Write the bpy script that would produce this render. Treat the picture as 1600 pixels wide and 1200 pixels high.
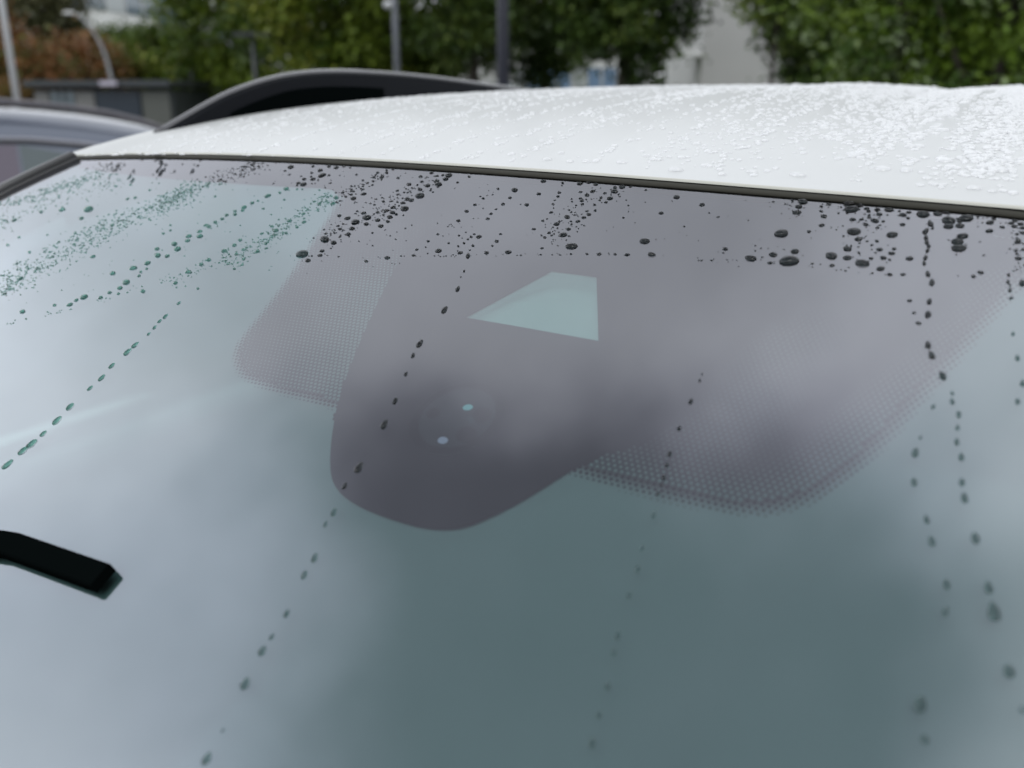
import bpy, bmesh, math, random
import numpy as np
from math import sin, cos, atan, radians as R_, pi, sqrt
from mathutils import Vector, Matrix
from mathutils.geometry import delaunay_2d_cdt

sc = bpy.context.scene
for o in list(bpy.data.objects): bpy.data.objects.remove(o)
COL = sc.collection
FOC = 1400.0; PITCH = atan(450/FOC); CAMZ = 1.62

# ------------------------------------------------------------------ camera
cd = bpy.data.cameras.new('camera'); cam = bpy.data.objects.new('camera', cd); COL.objects.link(cam)
cam.location = (0, 0, CAMZ); cam.rotation_euler = (pi/2-PITCH, 0, 0)
cd.sensor_width = 36; cd.lens = 36*FOC/1600; cd.clip_start = .02; cd.clip_end = 2000
cd.dof.use_dof = True; cd.dof.focus_distance = .50; cd.dof.aperture_fstop = 6.6; cd.dof.aperture_blades = 0
sc.camera = cam
# ------------------------------------------------------------------ sky
SUN_EL, SUN_AZ = 48, 200
w = bpy.data.worlds.new('World'); sc.world = w; w.use_nodes = True
nt = w.node_tree; N_ = nt.nodes; L_ = nt.links; N_.clear()
def nd(t, **k):
    n = N_.new(t)
    for a, b in k.items(): setattr(n, a, b)
    return n
def mth(op, a, b=None, c=None, clamp=False):
    n = nd('ShaderNodeMath', operation=op); n.use_clamp = clamp
    for i, v in enumerate((a, b, c)):
        if v is None: continue
        if isinstance(v, (int, float)): n.inputs[i].default_value = v
        else: L_.new(v, n.inputs[i])
    return n.outputs[0]
tc = nd('ShaderNodeTexCoord'); D0 = tc.outputs['Generated']
nz = nd('ShaderNodeTexNoise'); nz.inputs['Scale'].default_value = 2.6; nz.inputs['Detail'].default_value = 4; nz.inputs['Roughness'].default_value = .5
L_.new(D0, nz.inputs['Vector'])
vs = nd('ShaderNodeVectorMath', operation='SUBTRACT'); L_.new(nz.outputs['Color'], vs.inputs[0]); vs.inputs[1].default_value = (.5, .5, .5)
vm = nd('ShaderNodeVectorMath', operation='SCALE'); L_.new(vs.outputs[0], vm.inputs[0]); vm.inputs['Scale'].default_value = .34
va = nd('ShaderNodeVectorMath', operation='ADD'); L_.new(D0, va.inputs[0]); L_.new(vm.outputs[0], va.inputs[1])
sp = nd('ShaderNodeSeparateXYZ'); L_.new(va.outputs[0], sp.inputs[0])
# soft low cloud mass overhead (seen mirrored in the windscreen): an ellipse in direction space
def cloud(cx, cy, rx, ry, rot, edge):
    dx = mth('SUBTRACT', sp.outputs[0], cx); dy = mth('SUBTRACT', sp.outputs[1], cy)
    a = mth('ADD', mth('MULTIPLY', dx, cos(rot)/rx), mth('MULTIPLY', dy, sin(rot)/rx))
    b = mth('ADD', mth('MULTIPLY', dx, -sin(rot)/ry), mth('MULTIPLY', dy, cos(rot)/ry))
    r = mth('SQRT', mth('ADD', mth('MULTIPLY', a, a), mth('MULTIPLY', b, b)))
    mr = nd('ShaderNodeMapRange', interpolation_type='SMOOTHERSTEP'); L_.new(r, mr.inputs[0])
    mr.inputs[1].default_value = 1-edge; mr.inputs[2].default_value = 1+edge; mr.inputs[3].default_value = 1; mr.inputs[4].default_value = 0
    return mr.outputs[0]
c1 = cloud(-.33, .14, .47, .29, R_(-15), .38)
c2 = cloud(.21, .30, .30, .22, 0, .6); c3 = cloud(-.90, .24, .30, .46, 0, .5)
nz2 = nd('ShaderNodeTexNoise'); nz2.inputs['Scale'].default_value = 5; nz2.inputs['Detail'].default_value = 5; nz2.inputs['Roughness'].default_value = .5
L_.new(D0, nz2.inputs['Vector'])
lum = mth('SUBTRACT', mth('ADD', 1.36, mth('ADD', mth('MULTIPLY', c2, .6), mth('MULTIPLY', c3, 1.25))), mth('MULTIPLY', c1, .98))
lum = mth('MULTIPLY', lum, mth('ADD', .78, mth('MULTIPLY', nz2.outputs['Fac'], .44)))
cc = nd('ShaderNodeCombineColor')
L_.new(mth('MULTIPLY', lum, .95), cc.inputs[0]); L_.new(mth('MULTIPLY', lum, .985), cc.inputs[1]); L_.new(mth('MULTIPLY', lum, mth('ADD', 1.035, mth('MULTIPLY', c1, .09))), cc.inputs[2])
sky = nd('ShaderNodeTexSky', sky_type='NISHITA'); sky.sun_disc = False; sky.sun_elevation = R_(SUN_EL); sky.sun_rotation = R_(SUN_AZ)
bg1 = nd('ShaderNodeBackground'); L_.new(sky.outputs[0], bg1.inputs[0]); bg1.inputs[1].default_value = .06
bg2 = nd('ShaderNodeBackground'); L_.new(cc.outputs[0], bg2.inputs[0]); bg2.inputs[1].default_value = 1
mx = nd('ShaderNodeMixShader'); mx.inputs[0].default_value = .94; L_.new(bg1.outputs[0], mx.inputs[1]); L_.new(bg2.outputs[0], mx.inputs[2])
wo = nd('ShaderNodeOutputWorld'); L_.new(mx.outputs[0], wo.inputs[0])
# ------------------------------------------------------------------ sun (overcast: weak, very wide)
sl = bpy.data.lights.new('sun', 'SUN'); sl.energy = .5; sl.angle = R_(25); sl.color = (1, .97, .93)
so = bpy.data.objects.new('sun', sl); COL.objects.link(so)
so.rotation_euler = Vector((sin(R_(SUN_AZ))*cos(R_(SUN_EL)), cos(R_(SUN_AZ))*cos(R_(SUN_EL)), sin(R_(SUN_EL)))).to_track_quat('Z', 'Y').to_euler()
vs_ = sc.view_settings; vs_.view_transform = 'Standard'; vs_.look = 'None'; vs_.exposure = 0; vs_.gamma = 1; vs_.use_curve_mapping = False
sc.render.engine = 'CYCLES'; cy = sc.cycles
cy.max_bounces = 12; cy.transparent_max_bounces = 24; cy.transmission_bounces = 10; cy.glossy_bounces = 6; cy.diffuse_bounces = 3
cy.caustics_refractive = True; cy.caustics_reflective = False; cy.use_denoising = True; cy.sample_clamp_indirect = 6

# ------------------------------------------------------------------ materials
def mat(name, col=(.5,.5,.5), rough=.5, metal=0, spec=.5, bump=None, var=None, coat=0, ior=1.5):
    m = bpy.data.materials.new(name); m.use_nodes = True
    n = m.node_tree.nodes; l = m.node_tree.links; b = n['Principled BSDF']
    b.inputs['Base Color'].default_value = (*col, 1); b.inputs['Roughness'].default_value = rough
    b.inputs['Metallic'].default_value = metal; b.inputs['Specular IOR Level'].default_value = spec; b.inputs['IOR'].default_value = ior
    b.inputs['Coat Weight'].default_value = coat; b.inputs['Coat Roughness'].default_value = .04
    t = n.new('ShaderNodeTexCoord')
    if var:                       # var = (scale, second colour, contrast)
        z = n.new('ShaderNodeTexNoise'); z.inputs['Scale'].default_value = var[0]; z.inputs['Detail'].default_value = 5
        l.new(t.outputs['Object'], z.inputs['Vector'])
        r = n.new('ShaderNodeValToRGB'); r.color_ramp.elements[0].position = .5-var[2]; r.color_ramp.elements[1].position = .5+var[2]
        r.color_ramp.elements[0].color = (*col, 1); r.color_ramp.elements[1].color = (*var[1], 1)
        l.new(z.outputs['Fac'], r.inputs[0]); l.new(r.outputs[0], b.inputs['Base Color'])
    if bump:
        z = n.new('ShaderNodeTexNoise'); z.inputs['Scale'].default_value = bump[0]; z.inputs['Detail'].default_value = 4
        l.new(t.outputs['Object'], z.inputs['Vector'])
        u = n.new('ShaderNodeBump'); u.inputs['Strength'].default_value = bump[1]; u.inputs['Distance'].default_value = bump[2]
        l.new(z.outputs['Fac'], u.inputs['Height']); l.new(u.outputs[0], b.inputs['Normal'])
    return m
def layer_mat(name, tint, base, k, ior, gcol, rough=0.0, refr=None, bump=None):
    """clear layer: Fresnel reflection (plus coating) over a tinted see-through or refracting body"""
    m = bpy.data.materials.new(name); m.use_nodes = True; n = m.node_tree.nodes; l = m.node_tree.links; n.clear()
    f = n.new('ShaderNodeFresnel'); f.inputs['IOR'].default_value = ior
    a = n.new('ShaderNodeMath'); a.operation = 'MULTIPLY_ADD'; a.use_clamp = True; a.inputs[1].default_value = k; a.inputs[2].default_value = base
    l.new(f.outputs[0], a.inputs[0])
    g = n.new('ShaderNodeBsdfGlossy'); g.inputs['Color'].default_value = (*gcol, 1); g.inputs['Roughness'].default_value = rough
    if refr:
        t = n.new('ShaderNodeBsdfRefraction'); t.inputs['IOR'].default_value = refr; t.inputs['Roughness'].default_value = 0
    else: t = n.new('ShaderNodeBsdfTransparent')
    t.inputs['Color'].default_value = (*tint, 1)
    x = n.new('ShaderNodeMixShader'); l.new(a.outputs[0], x.inputs[0]); l.new(t.outputs[0], x.inputs[1]); l.new(g.outputs[0], x.inputs[2])
    if bump:
        tc_ = n.new('ShaderNodeTexCoord'); z = n.new('ShaderNodeTexNoise'); z.inputs['Scale'].default_value = bump[0]; z.inputs['Detail'].default_value = 2
        l.new(tc_.outputs['Object'], z.inputs['Vector']); u = n.new('ShaderNodeBump'); u.inputs['Strength'].default_value = 1; u.inputs['Distance'].default_value = bump[1]
        l.new(z.outputs['Fac'], u.inputs['Height']); l.new(u.outputs[0], g.inputs['Normal']); l.new(u.outputs[0], f.inputs['Normal'])
    o = n.new('ShaderNodeOutputMaterial'); l.new(x.outputs[0], o.inputs[0]); return m
M = {}
M['glass_out'] = layer_mat('coated_glass', (.74,.90,.88), .125, 1.0, 1.52, (.93,.935,1.0), bump=(2.2, .0012))
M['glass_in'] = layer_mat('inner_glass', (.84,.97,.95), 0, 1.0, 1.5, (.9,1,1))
def mix_painted_light(m, col, fac):
    n = m.node_tree.nodes; l = m.node_tree.links; o = [q for q in n if q.type == 'OUTPUT_MATERIAL'][0]; src = o.inputs[0].links[0].from_socket
    d = n.new('ShaderNodeBsdfDiffuse'); d.inputs['Color'].default_value = (*col, 1); x = n.new('ShaderNodeMixShader'); x.inputs[0].default_value = fac
    l.new(src, x.inputs[1]); l.new(d.outputs[0], x.inputs[2]); l.new(x.outputs[0], o.inputs[0])
mix_painted_light(M['glass_in'], (.43,.58,.59), .41)      # diffuse teal mixed in, imitating cabin light and haze in the glass
M['roofwater'] = layer_mat('roof_water', (.97,.98,.98), .14, 1.3, 1.33, (1,1,1), rough=.15)
mix_painted_light(M['roofwater'], (.86,.87,.875), .56)  # white mixed into the beads imitates bright sky reflected in them
M['side_glass'] = layer_mat('side_glass', (.50,.58,.56), .0, 1.0, 1.5, (1,1,1))
M['privacy'] = layer_mat('privacy_glass', (.22,.25,.25), .0, 1.0, 1.5, (1,1,1))
M['water'] = layer_mat('water', (1,1,1), 0, 1.0, 1.33, (1,1,1), refr=1.33)
M['water_small'] = M['water']
M['wet'] = layer_mat('wet_contact', (.24,.27,.27), 0, 0, 1.33, (1,1,1))  # dark tinted disc under each drop, imitating the dimmed sky reflection
M['wet_clear'] = layer_mat('wet_contact_clear', (.45,.68,.60), 0, 0, 1.33, (1,1,1))  # green drop-base tint imitates mint glints and dimmed reflection on clear glass
M['frit'] = mat('frit_enamel', (.012,.010,.014), .4, spec=.3)
M['pale_dot'] = mat('pale_dot', (.13,.20,.20), .6, spec=.2)  # pale fill of the halftone holes, imitating light through clear glass
M['sensor'] = mat('sensor_gel', (.034,.036,.042), .15, spec=.5)
M['sensor2'] = mat('sensor_dark', (.008,.008,.01), .3, spec=.3)
M['lens_lilac'] = mat('sensor_lens_lilac', (.45,.43,.6), .1, spec=.8)
M['lens_teal'] = mat('sensor_lens_teal', (.25,.55,.6), .1, spec=.8)
M['white'] = mat('white_paint', (.44,.45,.44), .45, coat=.30, spec=.2, var=(3, (.52,.53,.525), .2))
M['white'].node_tree.nodes['Principled BSDF'].inputs['Coat Roughness'].default_value = .24
M['lip'] = mat('cream_paint_edge', (.42,.42,.37), .5, coat=.1)
M['seal'] = mat('olive_rubber_seal', (.035,.034,.027), .7, spec=.15, bump=(300,.3,.0005))
M['black'] = mat('black_trim', (.012,.012,.013), .32, bump=(400,.2,.0003))
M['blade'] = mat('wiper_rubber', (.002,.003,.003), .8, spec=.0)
M['rail'] = mat('black_rail', (.006,.007,.009), .6, spec=.06, bump=(250,.3,.0004))
M['railtop'] = mat('wet_rail_top', (.05,.05,.055), .25, coat=.8)  # lighter than the rail: light on its wet top edge put into colour
M['pillar'] = mat('grey_pillar_trim', (.035,.035,.036), .3, coat=.3, var=(60,(.03,.03,.03),.15))
M['plastic_light'] = mat('light_grey_plastic', (.62,.66,.64), .5)
M['cover'] = mat('mirror_cover', (.32,.36,.35), .5)
M['dash'] = mat('dash_plastic', (.05,.052,.052), .7, bump=(900,.3,.0003))
M['cloth'] = mat('seat_cloth', (.05,.052,.052), .9, bump=(700,.4,.0006))
M['head'] = mat('headlining', (.42,.42,.40), .9)
M['door_in'] = mat('door_card', (.05,.052,.052), .7)
M['silver'] = mat('silver_paint', (.095,.11,.145), .3, metal=.6, coat=1)
M['silver_trim'] = mat('silver_trim', (.30,.30,.33), .3, metal=.5)
M['dark_rail'] = mat('dark_grey_rail', (.09,.085,.095), .35, metal=.3)
M['tyre'] = mat('tyre', (.02,.02,.02), .8); M['rim'] = mat('rim', (.5,.5,.52), .3, metal=.8)
M['sideglass_dark'] = mat('dark_window', (.05,.075,.08), .05, spec=.9)
M['window_lilac'] = mat('lilac_window', (.09,.07,.10), .08, spec=.8)
M['asphalt'] = mat('wet_asphalt', (.045,.046,.048), .32, bump=(60,.5,.004), var=(.6,(.06,.06,.062),.2))
M['paintline'] = mat('road_paint', (.7,.7,.68), .5, var=(4,(.5,.5,.5),.15))
M['grass'] = mat('grass_green', (.04,.07,.015), .9, var=(2,(.07,.09,.03),.2))
M['bark'] = mat('bark', (.035,.028,.022), .9, bump=(12,.8,.03))
M['pole_white'] = mat('galvanised_white', (.48,.49,.5), .45)
M['pole_grey'] = mat('galvanised_grey', (.16,.17,.19), .5, metal=.2)
M['pole_mid'] = mat('galvanised_mid', (.27,.28,.29), .5)
M['pole_dark'] = mat('anthracite_pole', (.028,.030,.042), .45)
M['facade'] = mat('white_render', (.78,.78,.77), .85, var=(.4,(.72,.72,.71),.2))
M['greywall'] = mat('pale_grey_wall', (.42,.42,.41), .85, var=(.5,(.46,.46,.45),.2))
M['win'] = mat('window_glass', (.13,.17,.20), .08, spec=.8); M['frame'] = mat('window_frame', (.5,.5,.5), .5)
M['shutter'] = mat('pale_shutter', (.42,.45,.46), .5)
M['kiosk_dark'] = mat('charcoal_panel', (.035,.042,.048), .5); M['kiosk_navy'] = mat('navy_panel', (.012,.022,.036), .5)
M['kiosk_grey'] = mat('warm_grey_panel', (.16,.16,.158), .6); M['kiosk_grey2'] = mat('olive_grey_panel', (.085,.09,.082), .6)
M['signlav'] = mat('pale_sign', (.45,.42,.5), .5)
M['blueglass'] = mat('blue_glass', (.20,.30,.45), .12, spec=.8)
def leafm(name, c1_, c2_):
    m = mat(name, c1_, .5, spec=.22, var=(1.3, c2_, .18)); return m
M['l_dark'] = [leafm('leaf_dark_a',(.014,.030,.005),(.03,.055,.008)), leafm('leaf_dark_b',(.035,.065,.010),(.05,.085,.014)), leafm('leaf_dark_c',(.075,.115,.018),(.09,.12,.025))]
M['l_green'] = [leafm('leaf_green_a',(.035,.065,.006),(.055,.095,.010)), leafm('leaf_green_b',(.085,.13,.010),(.11,.15,.016)), leafm('leaf_green_c',(.15,.19,.018),(.18,.19,.03))]
M['l_rust'] = [leafm('leaf_rust_a',(.14,.055,.018),(.17,.075,.022)), leafm('leaf_rust_b',(.20,.095,.03),(.14,.10,.03)), leafm('leaf_rust_c',(.09,.10,.025),(.13,.12,.03))]
M['l_olive'] = [leafm('leaf_olive_a',(.05,.055,.022),(.07,.07,.03)), leafm('leaf_olive_b',(.08,.085,.035),(.10,.095,.045)), leafm('leaf_olive_c',(.12,.115,.06),(.10,.11,.04))]
M['l_wet'] = [leafm('leaf_wet_a',(.022,.050,.005),(.04,.08,.008)), leafm('leaf_wet_b',(.07,.125,.010),(.10,.15,.014)), leafm('leaf_wet_c',(.26,.32,.20),(.14,.20,.05))]  # palest leaves imitate glints on wet foliage by colour

# ------------------------------------------------------------------ object helpers
def tag(o, label=None, cat=None, group=None, kind=None):
    if label: o['label'] = label
    if cat: o['category'] = cat
    if group: o['group'] = group
    if kind: o['kind'] = kind
    return o
def link(name, me, m=None, parent=None, smooth=False):
    o = bpy.data.objects.new(name, me); COL.objects.link(o)
    if m is not None:
        for q in (m if isinstance(m, (list, tuple)) else [m]): me.materials.append(q)
    if smooth: me.polygons.foreach_set('use_smooth', [True]*len(me.polygons))
    if parent: o.parent = parent
    return o
def mesh(name, vs, fs, m=None, parent=None, smooth=False, mi=None):
    me = bpy.data.meshes.new(name); me.from_pydata([tuple(map(float, v)) for v in vs], [], [tuple(f) for f in fs]); me.update()
    o = link(name, me, m, parent, smooth)
    if mi is not None: me.polygons.foreach_set('material_index', list(mi))
    return o
def bmo(name, bm, m, parent=None, smooth=False):
    me = bpy.data.meshes.new(name); bmesh.ops.recalc_face_normals(bm, faces=bm.faces); bm.to_mesh(me); bm.free(); return link(name, me, m, parent, smooth)
def empty(name, loc=(0,0,0), rz=0):
    o = bpy.data.objects.new(name, None); COL.objects.link(o); o.location = loc; o.rotation_euler = (0,0,rz); o.empty_display_size = .1; return o
def box(bm, c, s, rz=0, bev=0, mtx=None):
    r = bmesh.ops.create_cube(bm, size=1); v = r['verts']
    mm = Matrix.Translation(c) @ Matrix.Rotation(rz, 4, 'Z') @ Matrix.Diagonal((*s, 1))
    bmesh.ops.transform(bm, matrix=mm, verts=v)
    if mtx: bmesh.ops.transform(bm, matrix=mtx, verts=v)
    if bev:
        e = list({e for q in v for e in q.link_edges}); bmesh.ops.bevel(bm, geom=e, offset=bev, segments=2, affect='EDGES')
def obox(name, c, s, m, parent=None, rz=0, bev=0):
    bm = bmesh.new(); box(bm, c, s, rz, bev); return bmo(name, bm, m, parent)
def tube_data(pts, rad, n=10, cap=True):
    pts = [Vector(p) for p in pts]; vs = []; fs = []
    rs = rad if isinstance(rad, (list, tuple)) else [rad]*len(pts)
    up = Vector((0,0,1))
    for i, p in enumerate(pts):
        d = (pts[min(i+1, len(pts)-1)]-pts[max(i-1, 0)]).normalized()
        a = d.cross(up if abs(d.z) < .95 else Vector((1,0,0))).normalized(); b = d.cross(a)
        for k in range(n): vs.append(p + (a*cos(2*pi*k/n)+b*sin(2*pi*k/n))*rs[i])
    for i in range(len(pts)-1):
        for k in range(n): fs.append((i*n+k, i*n+(k+1)%n, (i+1)*n+(k+1)%n, (i+1)*n+k))
    if cap: fs.append(tuple(range(n-1, -1, -1))); fs.append(tuple(range((len(pts)-1)*n, len(pts)*n)))
    return vs, fs
def tube(name, pts, rad, m, parent=None, n=10):
    v, f = tube_data(pts, rad, n); return mesh(name, v, f, m, parent, True)

# ------------------------------------------------------------------ frame of the car
YAW = R_(30.5); SL = R_(28); KC = .10; UC, DD = .19785679555, .25811797894
RV = Vector((cos(YAW), -sin(YAW), 0)); BV = Vector((sin(YAW), cos(YAW), 0)); ZV = Vector((0,0,1))
UV = BV*cos(SL)+ZV*sin(SL); NV = RV.cross(UV)
F0 = Vector((0,0,CAMZ)) - RV*UC - NV*DD
def ray(px, py): return Vector(((px-800)/FOC, cos(PITCH)+(600-py)/FOC*sin(PITCH), -sin(PITCH)+(600-py)/FOC*cos(PITCH)))
def to_uv(px, py, off=0.0):
    """point of the curved glass (car units u across, v up the slope) and its distance"""
    d = ray(px, py); du, dv, dn = d.dot(RV), d.dot(UV), d.dot(NV)
    a = KC*du*du; b = dn+2*KC*UC*du; c = DD-off+KC*UC*UC
    t = -c/b if abs(a) < 1e-12 else (-b-sqrt(b*b-4*a*c))/(2*a)
    if t < 0: t = (-b+sqrt(b*b-4*a*c))/(2*a)
    return UC+t*du, t*dv, t*d.length
def P(u, v, n=0.0): return F0 + RV*u + UV*v + NV*(n-KC*u*u)
def W(u, b, z): return Vector((F0.x, F0.y, 0)) + RV*u + BV*b + ZV*z
_ce = np.polyfit([u for u, _ in [(-.5567,.4275),(-.4956,.425),(-.4288,.4199),(-.3049,.4072),(-.1774,.3968),(-.0776,.3921),(.0052,.3886),(.0756,.3862),(.1367,.3837),(.19,.3828)]],
                 [.4275,.425,.4199,.4072,.3968,.3921,.3886,.3862,.3837,.3828], 3)
def v_edge(u): 
    if u > .19: u = .19; 
    return float(np.polyval(_ce, u))
def g_edge(u):                         # top edge incl. the mirrored far side
    return v_edge(u) if u <= .19 else .3828+.02*((u-.19)/.37)**2
LE = [(.4275,-.5567),(.405,-.585),(.376,-.612),(.30,-.642),(.10,-.70),(-.2,-.77),(-.50,-.82)]
def u_left(v):
    for (v0,u0),(v1,u1) in zip(LE, LE[1:]):
        if v <= v0 and v >= v1: return u0+(u1-u0)*(v0-v)/(v0-v1)
    return LE[0][1] if v > LE[0][0] else LE[-1][1]

# ------------------------------------------------------------------ setting: ground
G = 30
gv = []; gf = []
mesh('ground', [(-900,-900,-.004),(900,-900,-.004),(900,900,-.004),(-900,900,-.004)], [(0,1,2,3)], M['grass'])['kind'] = 'structure'
mesh('car_park', [(-60,-40,0),(60,-40,0),(60,24,0),(-60,24,0)], [(0,1,2,3)], M['asphalt'])['kind'] = 'structure'
bmk = bmesh.new(); box(bmk, (0,24.1,.06), (120,.2,.13)); o = bmo('kerb', bmk, M['greywall']); o['kind'] = 'structure'
bmk = bmesh.new()
for k in range(-4, 6):
    c = W(k*2.7-1.35, .5, .004); d = BV*2.5; s_ = RV*.06
    bmk.faces.new([bmk.verts.new(q) for q in (c-d-s_, c-d+s_, c+d+s_, c+d-s_)])
o = bmo('parking_bay_lines', bmk, M['paintline']); o['kind'] = 'structure'

# ------------------------------------------------------------------ the white car
car = empty('parked_car', W(0, 1.2, 0), -YAW)
tag(car, 'white car with rain-beaded windscreen and dark sensor band, filling the foreground', 'car')
bpy.context.view_layer.update()
def par(o, p):                       # parent keeping world placement
    o.parent = p; mw = Matrix.Identity(4); q = p
    chain = []
    while q is not None: chain.append(q); q = q.parent
    for q in reversed(chain): mw = mw @ (q.matrix_parent_inverse @ Matrix.LocRotScale(q.location, q.rotation_euler, q.scale))
    o.matrix_parent_inverse = mw.inverted(); return o
def grid_sheet(name, off, vlo, m, parent, nu=60, nv=50, inset=0.0):
    vs = []; fs = []
    for j in range(nv+1):
        for i in range(nu+1):
            a = i/nu; 
            # edge line first, then slide down
            tv = j/nv
            vtop = None
            u_top = -.5567+a*2*.5567; vt = g_edge(u_top) - inset
            v = vlo+(vt-vlo)*tv
            ul = u_left(min(v, .4275)); u = ul*(1-2*a)
            if v > .376:
                pass
            v = min(v, g_edge(u)-inset)
            vs.append(P(u, v, off))
    for j in range(nv):
        for i in range(nu):
            q = j*(nu+1)+i; fs.append((q, q+1, q+nu+2, q+nu+1))
    return par(mesh(name, vs, fs, m, None, True), parent)
glass = grid_sheet('windscreen', 0, -.48, M['glass_out'], car)
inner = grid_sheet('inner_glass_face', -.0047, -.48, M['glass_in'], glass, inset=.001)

FO = -.0040
def uvl(pts): return [to_uv(x, y, FO)[:2] for x, y in pts]
sensorL = [(700,345),(655,365),(628,400),(606,440),(582,490),(560,540),(540,590),(525,640),(517,690),(515,725),(519,755),(540,780),(580,801),(640,821),(670,827),(695,828.5),(718,827),(745,819),(800,793),(845,766),(885,740)]
lowL = [(120,262),(180,271),(250,278),(320,284),(400,289),(450,292),(500,294),(519,297),(528,304)]
rightIn = [(885,740),(930,715),(1010,690),(1060,640),(1110,575),(1170,510),(1250,435),(1330,405),(1430,385),(1540,365)]
outerL = [(528,304),(522,318),(505,345),(487,372),(468,402),(448,430),(430,455),(412,478),(394,501),(376,523),(364,541),(360,556),(363,574),(372,589),(386,599),(405,607),(430,615),(455,622),(490,632),(524,642)]
outerR = [(885,740),(910,749),(940,758),(970,767),(1000,775),(1030,783),(1060,790),(1090,796),(1120,801.5),(1150,806),(1180,808),(1210,807),(1240,800),(1270,789),(1300,773),(1325,755),(1350,736),(1375,712),(1400,685),(1450,627),(1500,570),(1550,510),(1595,455)]
solid_uv = uvl(lowL)+uvl([(560,322)])+uvl(sensorL)+uvl(rightIn)[1:]
ru = uvl(outerR)
tailR = [(.215,.345),(.26,.358)]
solid_uv += [(.26,.362),(.45,.368),(.555,.375)]
top = [(u, g_edge(u)-.0012) for u in np.linspace(.552, -.552, 60)]
solid_uv += top
hole_uv = uvl([(862,423.5),(932,433),(935,532.5),(728,496)])
def pip(pt, poly):
    x, y = pt; c = False; n = len(poly)
    for i in range(n):
        x1, y1 = poly[i]; x2, y2 = poly[i-1]
        if (y1 > y) != (y2 > y) and x < (x2-x1)*(y-y1)/(y2-y1)+x1: c = not c
    return c
def resample(poly, h, closed=True):
    out = []; n = len(poly)
    for i in range(n if closed else n-1):
        a = np.array(poly[i]); b = np.array(poly[(i+1) % n]); k = max(1, int(np.linalg.norm(b-a)/h))
        for j in range(k): out.append(tuple(a+(b-a)*j/k))
    if not closed: out.append(poly[-1])
    return out
def smooth_poly(pts, it=2, closed=False):
    for _ in range(it):
        q = [pts[0]]
        for a, b in zip(pts, pts[1:]):
            q += [(a[0]*.75+b[0]*.25, a[1]*.75+b[1]*.25), (a[0]*.25+b[0]*.75, a[1]*.25+b[1]*.75)]
        q.append(pts[-1]); pts = q
    return pts
def fill(name, outer, holes, off, m, parent, h=.012):
    o_ = resample(outer, h); loops = [o_]+[resample(q, h) for q in holes]
    vs = []; ed = []
    for lp in loops:
        s0 = len(vs); vs += lp; ed += [(s0+i, s0+(i+1) % len(lp)) for i in range(len(lp))]
    us = [p[0] for p in o_]; vv = [p[1] for p in o_]
    allp = np.array(vs)
    for a in np.arange(min(us), max(us), h):
        for b in np.arange(min(vv), max(vv), h):
            if pip((a, b), o_) and not any(pip((a, b), q) for q in holes) and np.min(np.hypot(allp[:,0]-a, allp[:,1]-b)) > h*.4: vs.append((a, b))
    r = delaunay_2d_cdt([Vector(v) for v in vs], ed, [], 0, 1e-7)
    V = r[0]; F = []
    for f in r[2]:
        c = (sum(V[i].x for i in f)/len(f), sum(V[i].y for i in f)/len(f))
        if pip(c, o_) and not any(pip(c, q) for q in holes): F.append(f)
    return par(mesh(name, [P(v.x, v.y, off) for v in V], F, m, None, True), parent)
sens_s = smooth_poly(sensorL, 2)
solid_uv = uvl(lowL)+uvl([(575,318)])+uvl(sens_s)+uvl(rightIn)[1:]+[(.26,.362),(.45,.368),(.555,.375)]+top
frit = fill('sensor_band', solid_uv, [hole_uv], FO, M['frit'], glass)
# side strips of the band along the pillars
for s_ in (-1, 1):
    vs = []; fs = []
    vv = np.linspace(.42, -.48, 40)
    for i, v in enumerate(vv):
        u0 = u_left(v); wd = .006
        vs += [P(-s_*u0, v, FO+.0005), P(-s_*(u0+wd), v, FO+.0005)]
        if i: fs.append((2*i-2, 2*i-1, 2*i+1, 2*i))
    par(mesh('edge_band', vs, fs, M['frit']), glass)
# halftone dots: hexagonal lattice of printed dots and cells, holes painted pale like lit glass
oL = uvl(smooth_poly(outerL, 2)); oR = uvl(smooth_poly(outerR, 2))
regL = oL + uvl([(560,640),(600,560),(640,480),(700,390),(760,345),(700,318),(600,306)])
regR = oR + [(.215,.345),(.26,.362)] + uvl(rightIn[::-1])
def seg_dist(pts, line):
    L = np.array(line); A = L[:-1]; B = L[1:]; d = B-A; out = np.full(len(pts), 9.)
    for a, dd in zip(A, d):
        t = np.clip(((pts-a)@dd)/(dd@dd+1e-12), 0, 1); q = pts-(a+t[:,None]*dd); out = np.minimum(out, np.hypot(q[:,0], q[:,1]))
    return out
pit = .0026
dv = []; df = []; dm = []
rng = np.random.default_rng(4)
def hexcell(c, t, hole, off):
    n0 = len(dv); cu, cv = c
    ang = [pi/6+k*pi/3 for k in range(6)]
    if t < .999:                     # separate dot
        r = pit*.50*sqrt(t)
        a12 = [k*pi/4 for k in range(8)]
        for a in a12: dv.append(P(cu+r*cos(a), cv+r*sin(a), off))
        df.append(tuple(range(n0, n0+8))); dm.append(0); return
    Rr = pit/sqrt(3)*1.01
    if hole < .08:
        for a in ang: dv.append(P(cu+Rr*cos(a), cv+Rr*sin(a), off))
        df.append(tuple(range(n0, n0+6))); dm.append(0); return
    r = pit*hole
    for a in ang: dv.append(P(cu+Rr*cos(a), cv+Rr*sin(a), off))
    for a in ang: dv.append(P(cu+r*cos(a), cv+r*sin(a), off))
    for k in range(6): df.append((n0+k, n0+(k+1) % 6, n0+6+(k+1) % 6, n0+6+k)); dm.append(0)
    df.append(tuple(range(n0+6, n0+12))); dm.append(1)
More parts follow.
